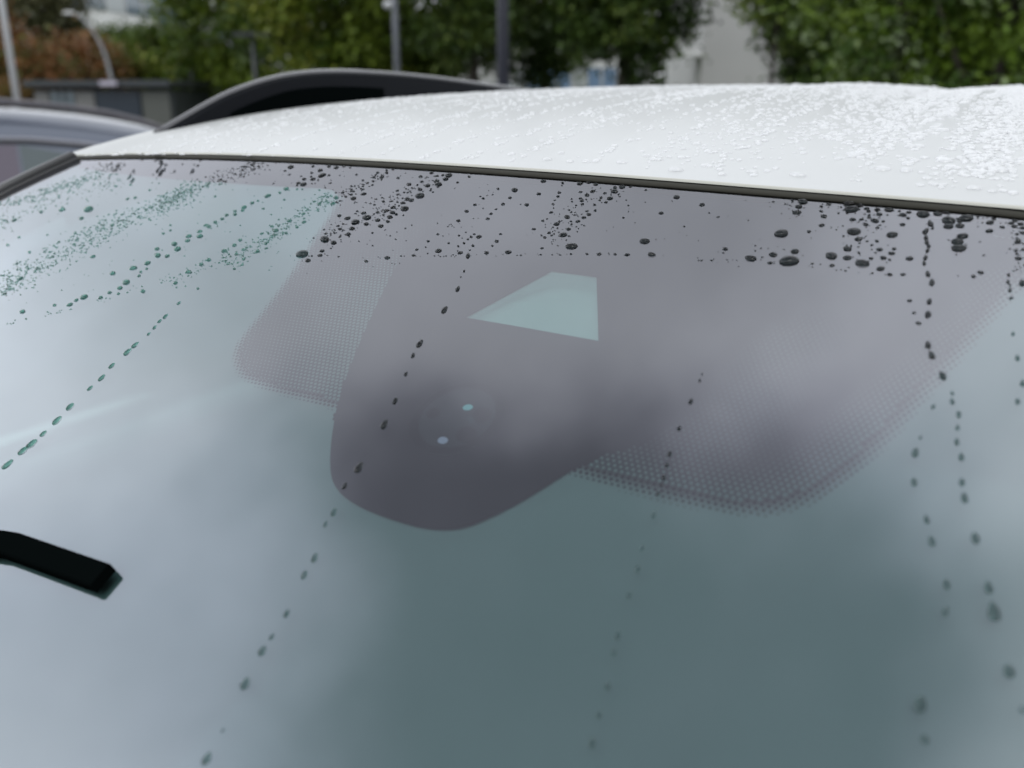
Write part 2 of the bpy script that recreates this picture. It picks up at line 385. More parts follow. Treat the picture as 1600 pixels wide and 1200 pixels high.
for reg, outer, inn, side in ((regL, oL, uvl([(528,304),(575,318)]+sensorL), 0), (regR, oR, uvl(rightIn), 1)):
    ua = [p[0] for p in reg]; va_ = [p[1] for p in reg]
    C = []
    j = 0
    for v in np.arange(min(va_)-.004, max(va_)+.004, pit*.866):
        j += 1
        for u in np.arange(min(ua)-.004, max(ua)+.004, pit): C.append((u+(j % 2)*pit/2, v))
    C = np.array(C); ins = np.array([pip(c, reg) or (d_ < pit*1.6 and pip(c, solid_uv)) for c, d_ in zip(C, seg_dist(C, inn))]); C = C[ins]
    insol = np.array([pip(c, solid_uv) for c in C]); q = seg_dist(C, inn); s = seg_dist(C, outer)
    for c, qq, ss, isol in zip(C, q, s, insol):
        if isol and qq > pit*1.6: continue
        t = min(1, .04+ss/(.0078 if side else .0065)) if not isol else 1
        if side == 0: hole = (.36*max(0, 1-qq/.085)+.05)*min(1, max(.25, (.335-c[1])/.05))
        else: hole = (.15*math.exp(-((qq-.022)/.022)**2) + .07*max(0, 1-ss/.05))*min(1, max(.3, (.36-c[1])/.08))
        if side and t >= .999 and ss < .036: hole = max(hole, .37*(1-(ss-.0075)/.0250)*min(1, max(.5, (.33-c[1])/.08)))
        if not side and t >= .999 and ss < .018: hole = max(hole, .24*(1-(ss-.006)/.012))
        if isol: hole = 0
        hexcell(c, t, hole, FO-.0003)
o = par(mesh('halftone_dots', dv, df, [M['frit'], M['pale_dot']], None, False, dm), glass); o['kind'] = 'stuff'
# rain sensor pad with its little windows
def uv_ellipse(name, px, py, rx, ry, off, m, parent, n=28, rot=0):
    pts = []
    for k in range(n):
        a = 2*pi*k/n; x = rx*cos(a); y = ry*sin(a)
        pts.append(to_uv(px+x*cos(rot)-y*sin(rot), py+x*sin(rot)+y*cos(rot), off)[:2])
    c = to_uv(px, py, off)[:2]
    vs = [P(*c, off+.00003)]+[P(*q, off) for q in pts]
    return par(mesh(name, vs, [(0, 1+k, 1+(k+1) % n) for k in range(n)], m), parent)
c0 = to_uv(714, 652, -.0037)[:2]
n = 40; vs = []; fs = []
for ring, (r, z) in enumerate(((0,0),(.0175,0),(.019,.0001),(.0215,.0001),(.0218,0))):
    for k in range(n): a = 2*pi*k/n; vs.append(P(c0[0]+r*cos(a), c0[1]+r*1.02*sin(a), -.0037+z))
for r in range(4):
    for k in range(n): fs.append((r*n+k, r*n+(k+1) % n, (r+1)*n+(k+1) % n, (r+1)*n+k))
sens = par(mesh('rain_sensor', vs, fs, [M['sensor'], M['sensor2']], None, False, [0 if i < n else 1 for i in range(4*n)]), glass)
uv_ellipse('sensor_window', 731, 636.5, 8, 4.5, -.0034, M['lens_teal'], sens, rot=-.15)
uv_ellipse('sensor_window', 692, 688, 8, 5.5, -.0034, M['lens_lilac'], sens, rot=-.1)
uv_ellipse('sensor_window', 729, 679, 17, 12, -.0034, M['sensor2'], sens, rot=-.2)
uv_ellipse('sensor_window', 753, 648, 15, 11, -.0034, M['sensor2'], sens, rot=-.2)
uv_ellipse('sensor_window', 677, 645, 11, 8, -.0034, M['sensor2'], sens, rot=-.3)
# camera tray behind the clear trapezoid
hu = hole_uv
tray = []
ctr = (sum(p[0] for p in hu)/4, sum(p[1] for p in hu)/4)
big = [(ctr[0]+(p[0]-ctr[0])*1.10, ctr[1]+(p[1]-ctr[1])*1.10) for p in hu]
vs = [P(*q, -.0062) for q in big]+[P(big[0][0],big[0][1],-.016), P(big[1][0],big[1][1],-.016), P(big[2][0],big[2][1],-.0095), P(big[3][0],big[3][1],-.0095)]
mid = [P(big[0][0]*.5+big[3][0]*.5, ctr[1]+.004, -.0105), P(big[1][0]*.5+big[2][0]*.5, ctr[1]+.004, -.0105)]
vs += mid
tr = par(mesh('camera_tray', vs, [(4,5,9,8),(8,9,6,7),(0,4,8,7,3),(1,2,6,9,5),(0,1,5,4),(3,7,6,2)], M['plastic_light']), car)
lp = P(ctr[0]+.006, ctr[1]+.010, -.011)
ring = []
v_, f_ = tube_data([lp+(RV*cos(a)+UV*sin(a))*.0065 for a in np.linspace(R_(150), R_(330), 14)], [.0002+.0011*sin(pi*k/13) for k in range(14)], 6)
par(mesh('camera_lens_rim', v_, f_, M['facade'], None, True), tr)  # white crescent shape imitating the reflection on the camera lens
# mirror / sensor cover under the glass
bm = bmesh.new()
cu_, cv_ = 0.0, .20
base = [(-.046,.185),(.044,.185),(.044,.25),(-.052,.25)]
b0 = [bm.verts.new(P(u, v, -.012)) for u, v in base]; b1 = [bm.verts.new(P(u*.8, v+.01, -.07)) for u, v in base]
for k in range(4): bm.faces.new((b0[k], b0[(k+1) % 4], b1[(k+1) % 4], b1[k]))
bm.faces.new(b1); bm.faces.new(b0[::-1])
par(bmo('mirror_cover', bm, M['cover']), car)

# roof -----------------------------------------------------------------
def zedge(u): 
    q = P(u, g_edge(u), 0); return q.z
def bedge(u): return (P(u, g_edge(u), 0)-F0).dot(BV)
def roof_z(u, b):
    uu = max(-.56, min(.56, u)); w_ = b-bedge(uu)
    h = .057*(1-math.exp(-max(w_,0)/.25))
    h -= .05*max(0, w_-.75)**2
    h += .0030*math.exp(-((u-.155)/.028)**2)*min(1, max(0, w_)/.3)
    h += .0022*math.exp(-((u+.02)/.03)**2)*min(1, max(0, w_)/.3)
    h -= .0035*math.exp(-((u-.075)/.022)**2)*min(1, max(0, w_)/.3)
    z = zedge(uu)+.0032+h
    return z
vs = []; fs = []
us = list(np.linspace(-.575, .575, 93)); ws = [0]+list(np.linspace(.004, 1.7, 90))
lipn = 4
for j in range(-lipn, len(ws)):
    for u in us:
        uu = max(-.56, min(.56, u)); be = bedge(uu)+.0016
        if j < 0:
            a = (-j)/lipn*pi/2; b = be+.003-.0022*sin(a); z = roof_z(uu, be+.003)-.0014*(1-cos(a))
        else: b = be+.003+ws[j]; z = roof_z(uu, b)
        vs.append(W(u, b, z))
nu = len(us)
for j in range(len(ws)+lipn-1):
    for i in range(nu-1): q = j*nu+i; fs.append((q, q+1, q+nu+1, q+nu))
mi = [1 if (k//(nu-1)) < lipn+0 else 0 for k in range(len(fs))]
roof = mesh('roof', vs, fs, [M['white'], M['lip']], None, True, mi)
# fix: ring order (lip runs from the lowest ring outwards)
me = roof.data
for k in range(lipn):
    for i, u in enumerate(us):
        j = -lipn+k; uu = max(-.56, min(.56, u)); be = bedge(uu)+.0016
        a = (1-k/lipn)*pi/2; me.vertices[k*nu+i].co = W(u, be+.003-.0022*sin(a), roof_z(uu, be+.003)-.0014*(1-cos(a)))
par(roof, car)
# roof side roll-over
for s_ in (-1, 1):
    vs = []; fs = []; nb = 60
    for j in range(nb):
        b = bedge(.56)+.01 if False else (bedge(-.56)+.010)+1.69*j/(nb-1); z = roof_z(-.56 if s_ < 0 else .56, b)
        for k in range(7):
            a = k/6*pi/2; vs.append(W(s_*(.575+.03*sin(a)), b, z-.03*(1-cos(a))-(.0 if k < 6 else .04)))
    for j in range(nb-1):
        for k in range(6): q = j*7+k; fs.append((q, q+1, q+8, q+7))
    par(mesh('roof_side', vs, fs, M['white'], None, True), roof)
# seal between roof and glass
vs = []; fs = []
prof = [(-.0012,.0002),(-.0012,.0008),(-.0006,.0013),(.0006,.0014),(.0026,.0013),(.0026,-.004)]
us2 = np.linspace(-.556, .556, 80)
for i, u in enumerate(us2):
    for a, nn in prof: vs.append(P(u, g_edge(u)+a, nn))
k = len(prof)
for i in range(len(us2)-1):
    for j in range(k-1): q = i*k+j; fs.append((q, q+1, q+k+1, q+k))
par(mesh('windscreen_seal', vs, fs, M['seal'], None, True), glass)
# pillars -----------------------------------------------------------------
for s_ in (-1, 1):
    vv = np.linspace(.43, -.48, 40)
    def strip(prof, name, m):
        vs = []; fs = []; k = len(prof)
        for i, v in enumerate(vv):
            u0 = u_left(v)
            for a, nn in prof: vs.append(P(-s_*(u0-a), v+.002, nn))
            if i:
                for j in range(k-1): q = (i-1)*k+j; fs.append((q, q+1, q+k+1, q+k))
        return par(mesh(name, vs, fs, m, None, True), car)
    strip([(-.004,.0002),(-.003,.0015),(.004,.0015),(.004,-.004)], 'pillar_gasket', M['black'])
    strip([(.004,.001),(.0045,.004),(.007,.0062),(.011,.0068),(.017,.0055),(.023,.001),(.030,-.012),(.040,-.05)], 'pillar_trim', M['pillar'])
# roof rails -----------------------------------------------------------------
railpx = [(240,207.5),(262,195),(300,172.5),(350,145),(400,127),(440,117),(480,112),(520,110.5),(560,111.5),(620,115),(680,121),(740,129),(785,135.5)]
def onpl(px, py, u0):
    d = ray(px, py); t = (u0-UC)/d.dot(RV); q = Vector((0,0,CAMZ))+d*t-F0; return q.dot(BV), q.z+F0.z
rp = [onpl(x, y, -.56) for x, y in railpx]
bs = np.array([q[0] for q in rp]); zs = np.array([q[1] for q in rp])
B_ = list(np.linspace(bs[0], bs[-1], 60)); Z_ = list(np.interp(B_, bs, zs))
for _ in range(3): Z_ = [Z_[0]]+[(Z_[i-1]+2*Z_[i]+Z_[i+1])/4 for i in range(1, 59)]+[Z_[-1]]
B_ += [B_[-1]+.1*k for k in (1,2,3,4)]; Z_ += [roof_z(-.56, B_[-4])+.004, roof_z(-.56,B_[-3])+.001, roof_z(-.56,B_[-2])-.001, roof_z(-.56,B_[-1])-.003]
for s_ in (-1, 1):
    vs = []; fs = []
    for b, z in zip(B_, Z_):
        zb = min(roof_z(-.56, b)-.004, z-.001)
        for du, zz in ((-.012, zb), (-.010, z-.004), (0, z-.0008), (.010, z-.004), (.013, zb)): vs.append(W(s_*(.56+du), b, zz))
    for i in range(len(B_)-1):
        for j in range(4): q = i*5+j; fs.append((q, q+1, q+6, q+5))
    fs.append((0,1,2,3,4))
    rl = par(mesh('roof_rail', vs, fs, M['rail'], None, False), car)
    v_, f_ = tube_data([W(s_*.558, b, z-.0012) for b, z in zip(B_[:-1], Z_[:-1])], .0034, 8)
    par(mesh('rail_top_edge', v_, f_, M['railtop'], None, True), rl)
    # flat darker panel on the inner face, recess depth imitated by colour
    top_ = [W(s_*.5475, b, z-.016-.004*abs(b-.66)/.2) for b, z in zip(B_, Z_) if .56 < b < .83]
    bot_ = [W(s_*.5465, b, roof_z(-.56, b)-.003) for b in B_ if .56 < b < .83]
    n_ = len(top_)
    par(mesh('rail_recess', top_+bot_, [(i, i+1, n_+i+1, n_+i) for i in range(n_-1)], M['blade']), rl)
# body below (doors, wings, bonnet) -------------------------------------------
def loft(name, stations, m, parent, smooth=True, close=False):
    vs = []; fs = []; k = len(stations[0])
    for st in stations: vs += st
    for i in range(len(stations)-1):
        for j in range(k-1): q = i*k+j; fs.append((q, q+1, q+k+1, q+k))
    if close: fs.append(tuple(range(k))); fs.append(tuple(range(len(stations)*k-k, len(stations)*k))[::-1])
    return par(mesh(name, vs, fs, m, None, smooth), parent)
for s_ in (-1, 1):
    st = []
    for b in np.linspace(-1.5, 3.1, 24):
        t = max(0, (-.5-b)); zt = 1.17-.10*t if b < -.5 else 1.17
        wd = .90-.12*max(0, -b-.9)
        st.append([W(s_*wd*.97, b, .28), W(s_*(wd+.02), b, .5), W(s_*(wd+.01), b, .8), W(s_*(wd-.02), b, zt-.05), W(s_*(wd-.06), b, zt)])
    loft('side_panel', st, M['white'], car)
    st = [[W(s_*.80, b, .27), W(s_*.79, b, .9), W(s_*.80, b, 1.155), W(s_*.845, b, 1.168)] for b in np.linspace(-.45, 2.2, 12)]
    loft('door_card', st, M['door_in'], car)
    loft('belt_trim', [[W(s_*.80, b, 1.171), W(s_*.80, b, 1.176), W(s_*.90, b, 1.175), W(s_*.935, b, 1.15), W(s_*.935, b, 1.0)] for b in np.linspace(-.4, 2.1, 10)], M['black'], car)
    # side windows: glass and frames
    par(mesh('side_window', [W(s_*.84,.02,1.172), W(s_*.84,.95,1.172), W(s_*.615,.95,1.60), W(s_*.60,.55,1.585)], [(0,1,2,3)], M['side_glass']), car)
    par(mesh('side_window', [W(s_*.84,1.03,1.172), W(s_*.84,2.0,1.172), W(s_*.615,1.9,1.60), W(s_*.615,1.03,1.60)], [(0,1,2,3)], M['privacy']), car)
    bm = bmesh.new()
    q = [W(s_*.845,.95,1.17), W(s_*.845,1.03,1.17), W(s_*.61,1.03,1.62), W(s_*.61,.95,1.62)]; q2 = [p_-RV*s_*.03 for p_ in q]
    a_ = [bm.verts.new(p_) for p_ in q+q2]
    for f in ((0,1,2,3),(4,5,6,7),(0,1,5,4),(1,2,6,5),(2,3,7,6),(3,0,4,7)): bm.faces.new([a_[i] for i in f])
    par(bmo('door_pillar', bm, M['black']), car)
    for b in (-.95, 1.95):
        wc = W(s_*.84, b, .33)
        bm = bmesh.new(); r = bmesh.ops.create_cone(bm, segments=28, radius1=.33, radius2=.33, depth=.22, cap_ends=True)
        bmesh.ops.transform(bm, matrix=Matrix.Translation(wc) @ Matrix.Rotation(-YAW, 4, 'Z') @ Matrix.Rotation(pi/2, 4, 'Y'), verts=bm.verts)
        wh = par(bmo('wheel', bm, M['tyre']), car)
        bm = bmesh.new(); r = bmesh.ops.create_cone(bm, segments=24, radius1=.22, radius2=.20, depth=.24, cap_ends=True)
        bmesh.ops.transform(bm, matrix=Matrix.Translation(wc) @ Matrix.Rotation(-YAW, 4, 'Z') @ Matrix.Rotation(pi/2, 4, 'Y'), verts=bm.verts)
        par(bmo('rim', bm, M['rim']), wh)
st = []
for b in np.linspace(-1.75, -.44, 14):
    t = (b+1.75)/1.31; zc = .80+.33*(t**.6)
    st.append([W(u, b, zc-.10*abs(u/.86)**3) for u in np.linspace(-.86, .86, 15)])
loft('bonnet', st, M['white'], car)
loft('cowl', [[W(u, -.44-.0*abs(u), 1.12-.1*abs(u/.8)**3) for u in np.linspace(-.86,.86,9)], [P(u, -.478, .0) for u in np.linspace(-.82,.82,9)]], M['black'], car)
loft('rear_deck', [[W(u, b, z) for u in np.linspace(-.6,.6,5)] for b, z in ((2.05,1.58),(2.5,1.2),(3.1,1.1),(3.12,.4))], M['white'], car)
# interior
vs = []
loft('dashboard', [[W(u, b, z) for u in np.linspace(-.80, .80, 9)] for b, z in ((-.42,1.10),(-.1,1.10),(.12,1.09),(.20,1.05),(.21,.7),(.15,.4))], M['dash'], car)
loft('cabin_floor', [[W(-.8, b, .30), W(.8, b, .30)] for b in (.1, 2.0)], M['dash'], car)
loft('headliner', [[W(u, b, roof_z(max(-.55,min(.55,u)), b)-.035) for u in np.linspace(-.57,.57,9)] for b in np.linspace(.42, 2.0, 10)], M['head'], car)
bmr = bmesh.new(); box(bmr, (0,0,.8), (1.3,.25,.95), bev=.06); bmesh.ops.transform(bmr, matrix=Matrix.Translation(W(0, 2.0, 0)) @ Matrix.Rotation(-YAW, 4, 'Z'), verts=bmr.verts); par(bmo('rear_bench', bmr, M['cloth']), car)
obc = bmesh.new(); box(obc, (0,0,.5), (.24,1.3,.42), bev=.04); bmesh.ops.transform(obc, matrix=Matrix.Translation(W(0, .8, 0)) @ Matrix.Rotation(-YAW, 4, 'Z'), verts=obc.verts); par(bmo('centre_console', obc, M['dash']), car)
for u0 in (-.40, .40):
    bm = bmesh.new(); box(bm, (0,0,.48), (.50,.5,.16), bev=.04)
    mt = Matrix.Translation(W(u0, .95, 0)) @ Matrix.Rotation(-YAW, 4, 'Z')
    bmesh.ops.transform(bm, matrix=mt, verts=bm.verts); seat = par(bmo('front_seat', bm, M['cloth'], smooth=True), car)
    bm = bmesh.new(); box(bm, (0,0,.3), (.48,.13,.62), bev=.05)
    bmesh.ops.transform(bm, matrix=mt @ Matrix.Translation((0,.25,.52)) @ Matrix.Rotation(-.25, 4, 'X'), verts=bm.verts); par(bmo('seat_back', bm, M['cloth'], smooth=True), seat)
    bm = bmesh.new(); box(bm, (0,0,.73), (.26,.10,.18), bev=.04)
    bmesh.ops.transform(bm, matrix=mt @ Matrix.Translation((0,.25,.52)) @ Matrix.Rotation(-.25, 4, 'X'), verts=bm.verts); par(bmo('headrest', bm, M['cloth'], smooth=True), seat)
# wiper -----------------------------------------------------------------
WH = .003
wp = [to_uv(x, y, WH)[:2] for x, y in ((161,903),(18,852),(-60,841),(-300,860),(-700,930))]
def wip(name, halfs, n0, n1, m, parent, pts=wp, h2=None):
    vs = []; fs = []
    for i, (u, v) in enumerate(pts):
        a = Vector(pts[max(0, i-1)]); b = Vector(pts[min(len(pts)-1, i+1)]); d = (b-a).normalized(); nn = Vector((-d.y, d.x)); h = halfs[min(i, len(halfs)-1)]
        for sx, z in ((-1, n0), (-1, n0+(n1-n0)*.85), (-.85, n1), (.85, n1), (1, n0+(n1-n0)*.85), (1, n0)): vs.append(P(u+nn.x*h*sx, v+nn.y*h*sx, z))
    for i in range(len(pts)-1):
        for j in range(6): fs.append((i*6+j, i*6+(j+1) % 6, (i+1)*6+(j+1) % 6, (i+1)*6+j))
    fs.append(tuple(range(6))); fs.append(tuple(range((len(pts)-1)*6, len(pts)*6))[::-1])
    return par(mesh(name, vs, fs, m), parent)
blade = wip('wiper_blade', [.0057,.0057,.0062,.0068,.0068], .0002, .0056, M['blade'], car)
wip('wiper_lip', [.0012], .0003, .0030, M['blade'], blade, pts=[(wp[0][0]*.93+wp[1][0]*.07, wp[0][1]*.93+wp[1][1]*.07)]+wp[1:])

# ------------------------------------------------------------------ rain drops
def dome(name, seg=14, rings=5, tip=0.0, flat=.34, seed=0, base=True):
    rnd = random.Random(seed); ph = [rnd.uniform(0, 6.28) for _ in range(3)]
    vs = []; fs = []; mi = []
    def rim(a):
        r = 1+.035*sin(2*a+ph[0])+.03*sin(3*a+ph[1])
        y = sin(a)
        if tip and y > 0: r *= 1+tip*max(0, y)**5
        return r
    for j in range(rings):
        t = j/rings; ang = t*pi/2
        for k in range(seg):
            a = 2*pi*k/seg; r = rim(a)*cos(ang)
            vs.append((.5*r*cos(a)*(1-.25*tip*max(0, sin(a))), .5*r*sin(a), flat*sin(ang)**.9))
    vs.append((0, 0, flat)); c = len(vs)-1
    for j in range(rings-1):
        for k in range(seg): fs.append((j*seg+k, j*seg+(k+1) % seg, (j+1)*seg+(k+1) % seg, (j+1)*seg+k)); mi.append(0)
    for k in range(seg): fs.append(((rings-1)*seg+k, (rings-1)*seg+(k+1) % seg, c)); mi.append(0)
    if base:
        n0 = len(vs); vs += [(x*.985, y*.985, .004) for x, y, z in vs[:seg]]
        fs.append(tuple(range(n0, n0+seg))[::-1]); mi.append(1)
    return vs, fs, mi
protos = []
for i in range(6):
    v, f, mi = dome('d', 18, 6, 0, (.30,.33,.27,.31,.34,.29)[i], i)
    me = bpy.data.meshes.new('water_drop'); me.from_pydata(v, [], f); me.materials.append(M['water']); me.materials.append(M['wet'])
    me.polygons.foreach_set('material_index', mi); me.polygons.foreach_set('use_smooth', [m_ == 0 for m_ in mi]); protos.append(me)
tears = []
for i in range(4):
    v, f, mi = dome('t', 20, 6, (.35,.5,.25,.42)[i], (.32,.30,.34,.31)[i], 20+i)
    me = bpy.data.meshes.new('running_drop'); me.from_pydata(v, [], f); me.materials.append(M['water']); me.materials.append(M['wet'])
    me.polygons.foreach_set('material_index', mi); me.polygons.foreach_set('use_smooth', [m_ == 0 for m_ in mi]); tears.append(me)
def variant(me, k='wet_clear'):
    c = me.copy(); c.materials[1] = M[k]; return c
M['wet_clear2'] = layer_mat('wet_contact_pale', (.50,.58,.57), 0, 0, 1.33, (1,1,1)); tears_p = [variant(m_, 'wet_clear2') for m_ in tears]  # paler drop-base tint, also imitating dimmed reflection
protos_c = [variant(m_) for m_ in protos]; tears_c = [variant(m_) for m_ in tears]
def over_band(px, py):
    q = to_uv(px, py, FO)[:2]
    if q[1] > g_edge(q[0])-.012: return True
    return pip(q, solid_uv) or pip(q, regL) or pip(q, regR)
def parse(s): return [tuple(float(q) for q in t.split(',')) for t in s.replace('\n', ' ').split()]
RIGHT = parse('''1254,315,15 1248,323,11 1245,332,13 1227,319,4 1238,313,5 1295,319,7 1283,323,6 1283,330,6 1287,338,10 1284,352,9 1264,362,7 1221,365,21 1242,393,13 1208,398,13 1203,411,8 1233,408,28 1269,412,5 1282,413,2.5 1300,415,8 1299,400,18 1324,403,13 1324,389,13 1347,412,20 1334,362,20 1341,374,11 1327,319,16 1331,327,20 1344,321,10 1354,326,8 1371,328,8 1389,328,12 1374,335,8 1367,345,12 1380,346,5 1332,343,9 1346,343,7 1353,351,7 1371,356,6 1375,352,4 1357,330,7 1358,336,5 1358,340,6 1314,324,4 1310,333,4 1324,333,5 1318,369,4 1317,353,3 1330,384,4 1342,395,6 1343,380,4 1355,377,4 1370,377,6 1362,383,5 1374,390,9 1362,390,3 1368,395,4 1380,403,10 1361,404,7 1390,406,5 1376,420,12 1363,427,4 1390,429,8 1393,396,10 1397,389,6 1394,367,16 1321,423,4 1326,418,3 1307,422,2.5 1411,336,10 1420,332,7 1405,330,5 1419,341,6 1410,351,8 1421,404,11 1411,429,8 1442,335,17 1465,334,12 1478,332,9 1482,345,18 1510,341,19 1482,354,13 1500,353,12 1499,346,7 1496,342,5 1504,369,16 1496,378,16 1498,388,20 1494,398,3 1482,375,3 1509,382,3 1547,348,10 1553,342,7 1546,361,10 1566,355,7 1543,340,3 1528,339,4 1535,348,3 1528,354,2.5 1580,349,8 1586,345,8 1585,354,7 1595,350,8 1598,356,8 1598,364,7 1589,366,5 1591,376,7 1589,372,4 1590,379,8 1587,392,6 1589,397,5 1591,404,9 1599,390,6 1537,399,4 1532,426,9 1521,432,7 1497,431,2.5 1421,470,7 1428,489,6 1435,505,8''')
RTRAIL0 = parse('''1454,350,10 1457,357,5 1446,362,10 1447,372,8 1448,379,8 1451,385,7 1449,392,7 1446,403,8 1444,412,7 1450,429,9 1456,442,10 1452,472,9 1450,492,11 1450,540,11 1456,556,11 1473,588,12 1488,615,6 1488,628,8 1498,648,9 1496,669,8 1495,691,9 1502,715,10 1503,754,10 1507,779,12 1524,842,14 1545,920,14 1553,958,20 1577,1050,18''')
RTRAIL1 = parse('''1458,636,7 1438,684,5 1430,708,12 1428,754,11 1448,813,10 1456,847,12 1479,914,12 1477,957,11 1437,1102,22 1445,1156,13''')
RTRAIL2 = parse('''1576,430,5 1575,441,6 1578,447,4 1578,454,6 1580,466,5 1597,443,10 1583,522,6 1590,560,8 1598,600,9 1590,628,8 1597,1110,8''')
MIDTOP = parse('''893,385,20 1007,377,17 1018,398,13 980,398,9 961,397,6 936,397,8 917,397,6 892,397,5 951,396,3 874,398,3.5 863,398,3 845,398,3.5 814,399,4 847,388,6 1173,404,18 1133,389,9 1130,395,4 1112,407,4.5 1096,407,4.5 1136,406,3 1191,402,4 1180,392,3.5 1189,388,3 1033,333,8 1097,320,9 1057,308,11 1009,297,4 1122,339,5 974,340,5 982,321,4 1069,354,4 1025,374,2.5 849,283,9 842,303,8 823,320,9 804,297,11 874,301,6 872,307,6 867,313,4.5 864,319,6 865,325,3 861,332,6 855,342,4 848,345,6 834,358,7 879,286,6 878,290,4 906,287,10 920,285,8 931,288,8 972,292,10 960,299,12 985,292,5 961,293,7 926,299,8 917,305,8 907,300,6 945,302,6 953,310,10 939,309,6 937,313,5 907,310,6 909,314,7 910,319,6 947,316,6 929,320,6 900,321,4 894,315,4 893,311,3.5 930,329,6 920,335,8 912,340,8 903,346,8 886,339,11 889,328,4.5 893,331,4 898,336,4 917,330,4.5 870,350,10 874,346,5 892,346,4.5 893,350,4 888,358,9 880,367,13 902,362,3 871,357,3 858,364,5.5 862,368,5 846,368,4 851,371,7.5 889,369,4.5 885,375,3 864,355,4 873,363,3 909,351,3 904,357,3''')
LEFTMID = parse('''472,397,21 507,374,18 481,407,10 500,399,9 503,392,9 521,379,11 487,400,5 517,388,4 509,365,6 531,370,5 544,366,10 531,358,7 550,357,11 543,341,11 530,337,8 555,347,15 573,340,16 568,333,9 572,350,10 590,344,10 595,353,10 606,346,8 609,339,11 619,335,7 613,332,10 604,329,9 614,324,9 599,336,6 590,332,7 599,315,7 632,326,15 629,317,8 636,311,9 643,313,9 656,306,16 656,296,9 668,290,10 685,288,13 682,283,9 639,288,9 659,284,6 657,276,7 674,270,8 696,280,10 701,274,13 692,274,6 683,275,6 733,276,6 715,285,5 621,298,6 621,304,5 621,316,4 621,309,4 634,295,4 637,301,4 652,289,5 647,294,3.5 582,364,4.5 558,330,5 557,334,3 585,320,5 592,325,3 597,309,4.5 609,308,4 528,353,6 536,350,5 490,372,4 522,364,4.5 568,303,10 552,310,11 549,296,6 549,304,6 549,291,5 535,301,6 540,307,6 531,314,5 567,296,6 567,291,5 583,283,7 582,289,5 584,277,7 596,277,7 590,270,5.5 604,270,7 604,266,5 614,265,4.5 596,280,4 567,282,5 574,286,6 557,273,5 622,278,6 454,261,11 500,266,10 503,274,14 487,270,6 489,280,9 475,280,8 466,286,8 474,288,11 464,290,5 447,295,10 437,301,7 418,306,12 445,267,5.5 452,273,5 486,276,5 497,282,4 464,296,5 472,296,4.5 487,287,4 525,262,10 514,260,7 514,274,5.5 516,286,5 508,293,3.5 499,297,4 492,304,3 537,260,5.5 547,262,4 531,274,3 489,260,5.5 427,287,3.5 403,314,5.5 411,326,7 444,312,5 525,309,9 520,318,9 510,314,6 491,315,6 499,318,7.5 512,308,5 431,360,11 452,345,9 464,355,7 425,354,6.5 429,367,8 415,381,7 409,365,7 402,393,9 447,364,7 474,334,7 416,388,6 475,347,8 529,401,4.5 572,408,8 605,403,10 627,400,4.5 646,399,7 651,390,6 665,386,4 669,377,6 668,396,3.5 684,366,5.5 685,392,11 679,400,3 688,401,3 697,400,3 708,398,3 701,380,5 719,395,9 716,385,4.5 715,392,3 725,380,5.5 731,374,4.5 736,370,6 741,366,4.5 748,370,10 739,384,6 734,391,4 717,368,5 722,372,2.5 760,395,9 769,384,4.5 776,377,8 782,366,5.5 794,394,12 716,345,8 729,330,8 742,320,7 755,310,6 778,295,6 786,319,7 775,327,4.5 767,334,6 762,342,7 797,309,6 700,354,3.5''')
FARLEFT = parse('''138,327,17 97,328,11 127,341,10 22,344,10 64,331,8 197,441,15 208,419,13 131,464,14 109,476,10 119,469,8 187,450,10 171,457,9 157,465,9 230,411,12 245,389,10 246,399,13 261,400,10 277,389,13 272,381,14 295,369,10 293,376,9 312,369,12 312,362,9 322,352,9 326,354,9 336,347,8 347,342,9 354,336,8 367,330,7 367,335,8 381,324,10 379,329,8 394,317,9 176,427,10 223,455,10 274,442,9 294,425,10 314,413,9 326,406,9 350,392,11 366,383,9 375,375,8 369,397,8 380,405,7 380,390,7 366,420,6 378,414,6 309,451,6 35,487,10 85,477,7 185,459,6 217,431,7 220,425,7 229,420,7 145,401,9 32,435,10 59,420,8 44,420,6 7,459,7 82,401,8 116,382,8 175,352,7 46,394,7 26,412,6 92,378,5.5 12,383,7 30,371,5.5 74,367,5 199,311,7 211,309,7 255,365,6 266,360,5.5 266,352,5 181,334,4.5 127,362,4.5 204,289,5 181,291,6 234,297,5 336,307,5.5 309,259,6 349,283,5.5''')
TRA = parse('''731,400,9 725,424,4.5 720,433,2.5 715,452,9 694,485,11 655,538,12 645,556,8 634,585,7 617,627,10 600,664,13 560,732,15 538,760,9 521,801,11 508,820,8 491,873,12 475,899,11 447,960,10 424,996,8 409,1018,14 382,1070,16 348,1142,5 322,1187,15''')
TRB = parse('''1097,585,3.5 1093,595,5 1079,628,8.5 1061,670,7.5 1046,710,8.5 1042,727,7 1037,747,8 1034,758,4.5 1028,772,6.5 1021,805,9 1003,857,7 996,890,10 983,931,9 965,994,10 959,1020,11 949,1072,11 936,1117,10 925,1161,15''')
TRC = parse('''279,474,5.5 258,495,7 249,502,6 241,512,6 232,522,5 210,540,9 198,551,10 174,572,8 158,591,9 140,607,7 109,636,10 88,658,11 67,678,8 49,694,12 35,705,11 10,727,12''')
ORD = ['topmost','second','third','fourth','fifth','sixth','seventh','eighth','ninth','tenth','eleventh','twelfth','thirteenth','fourteenth','fifteenth','sixteenth','seventeenth','eighteenth','nineteenth','twentieth','twenty-first','twenty-second','twenty-third','twenty-fourth','twenty-fifth','twenty-sixth','twenty-seventh','twenty-eighth','twenty-ninth','thirtieth']
ind = []                                # (px,py,w,kind,direction,label,group)
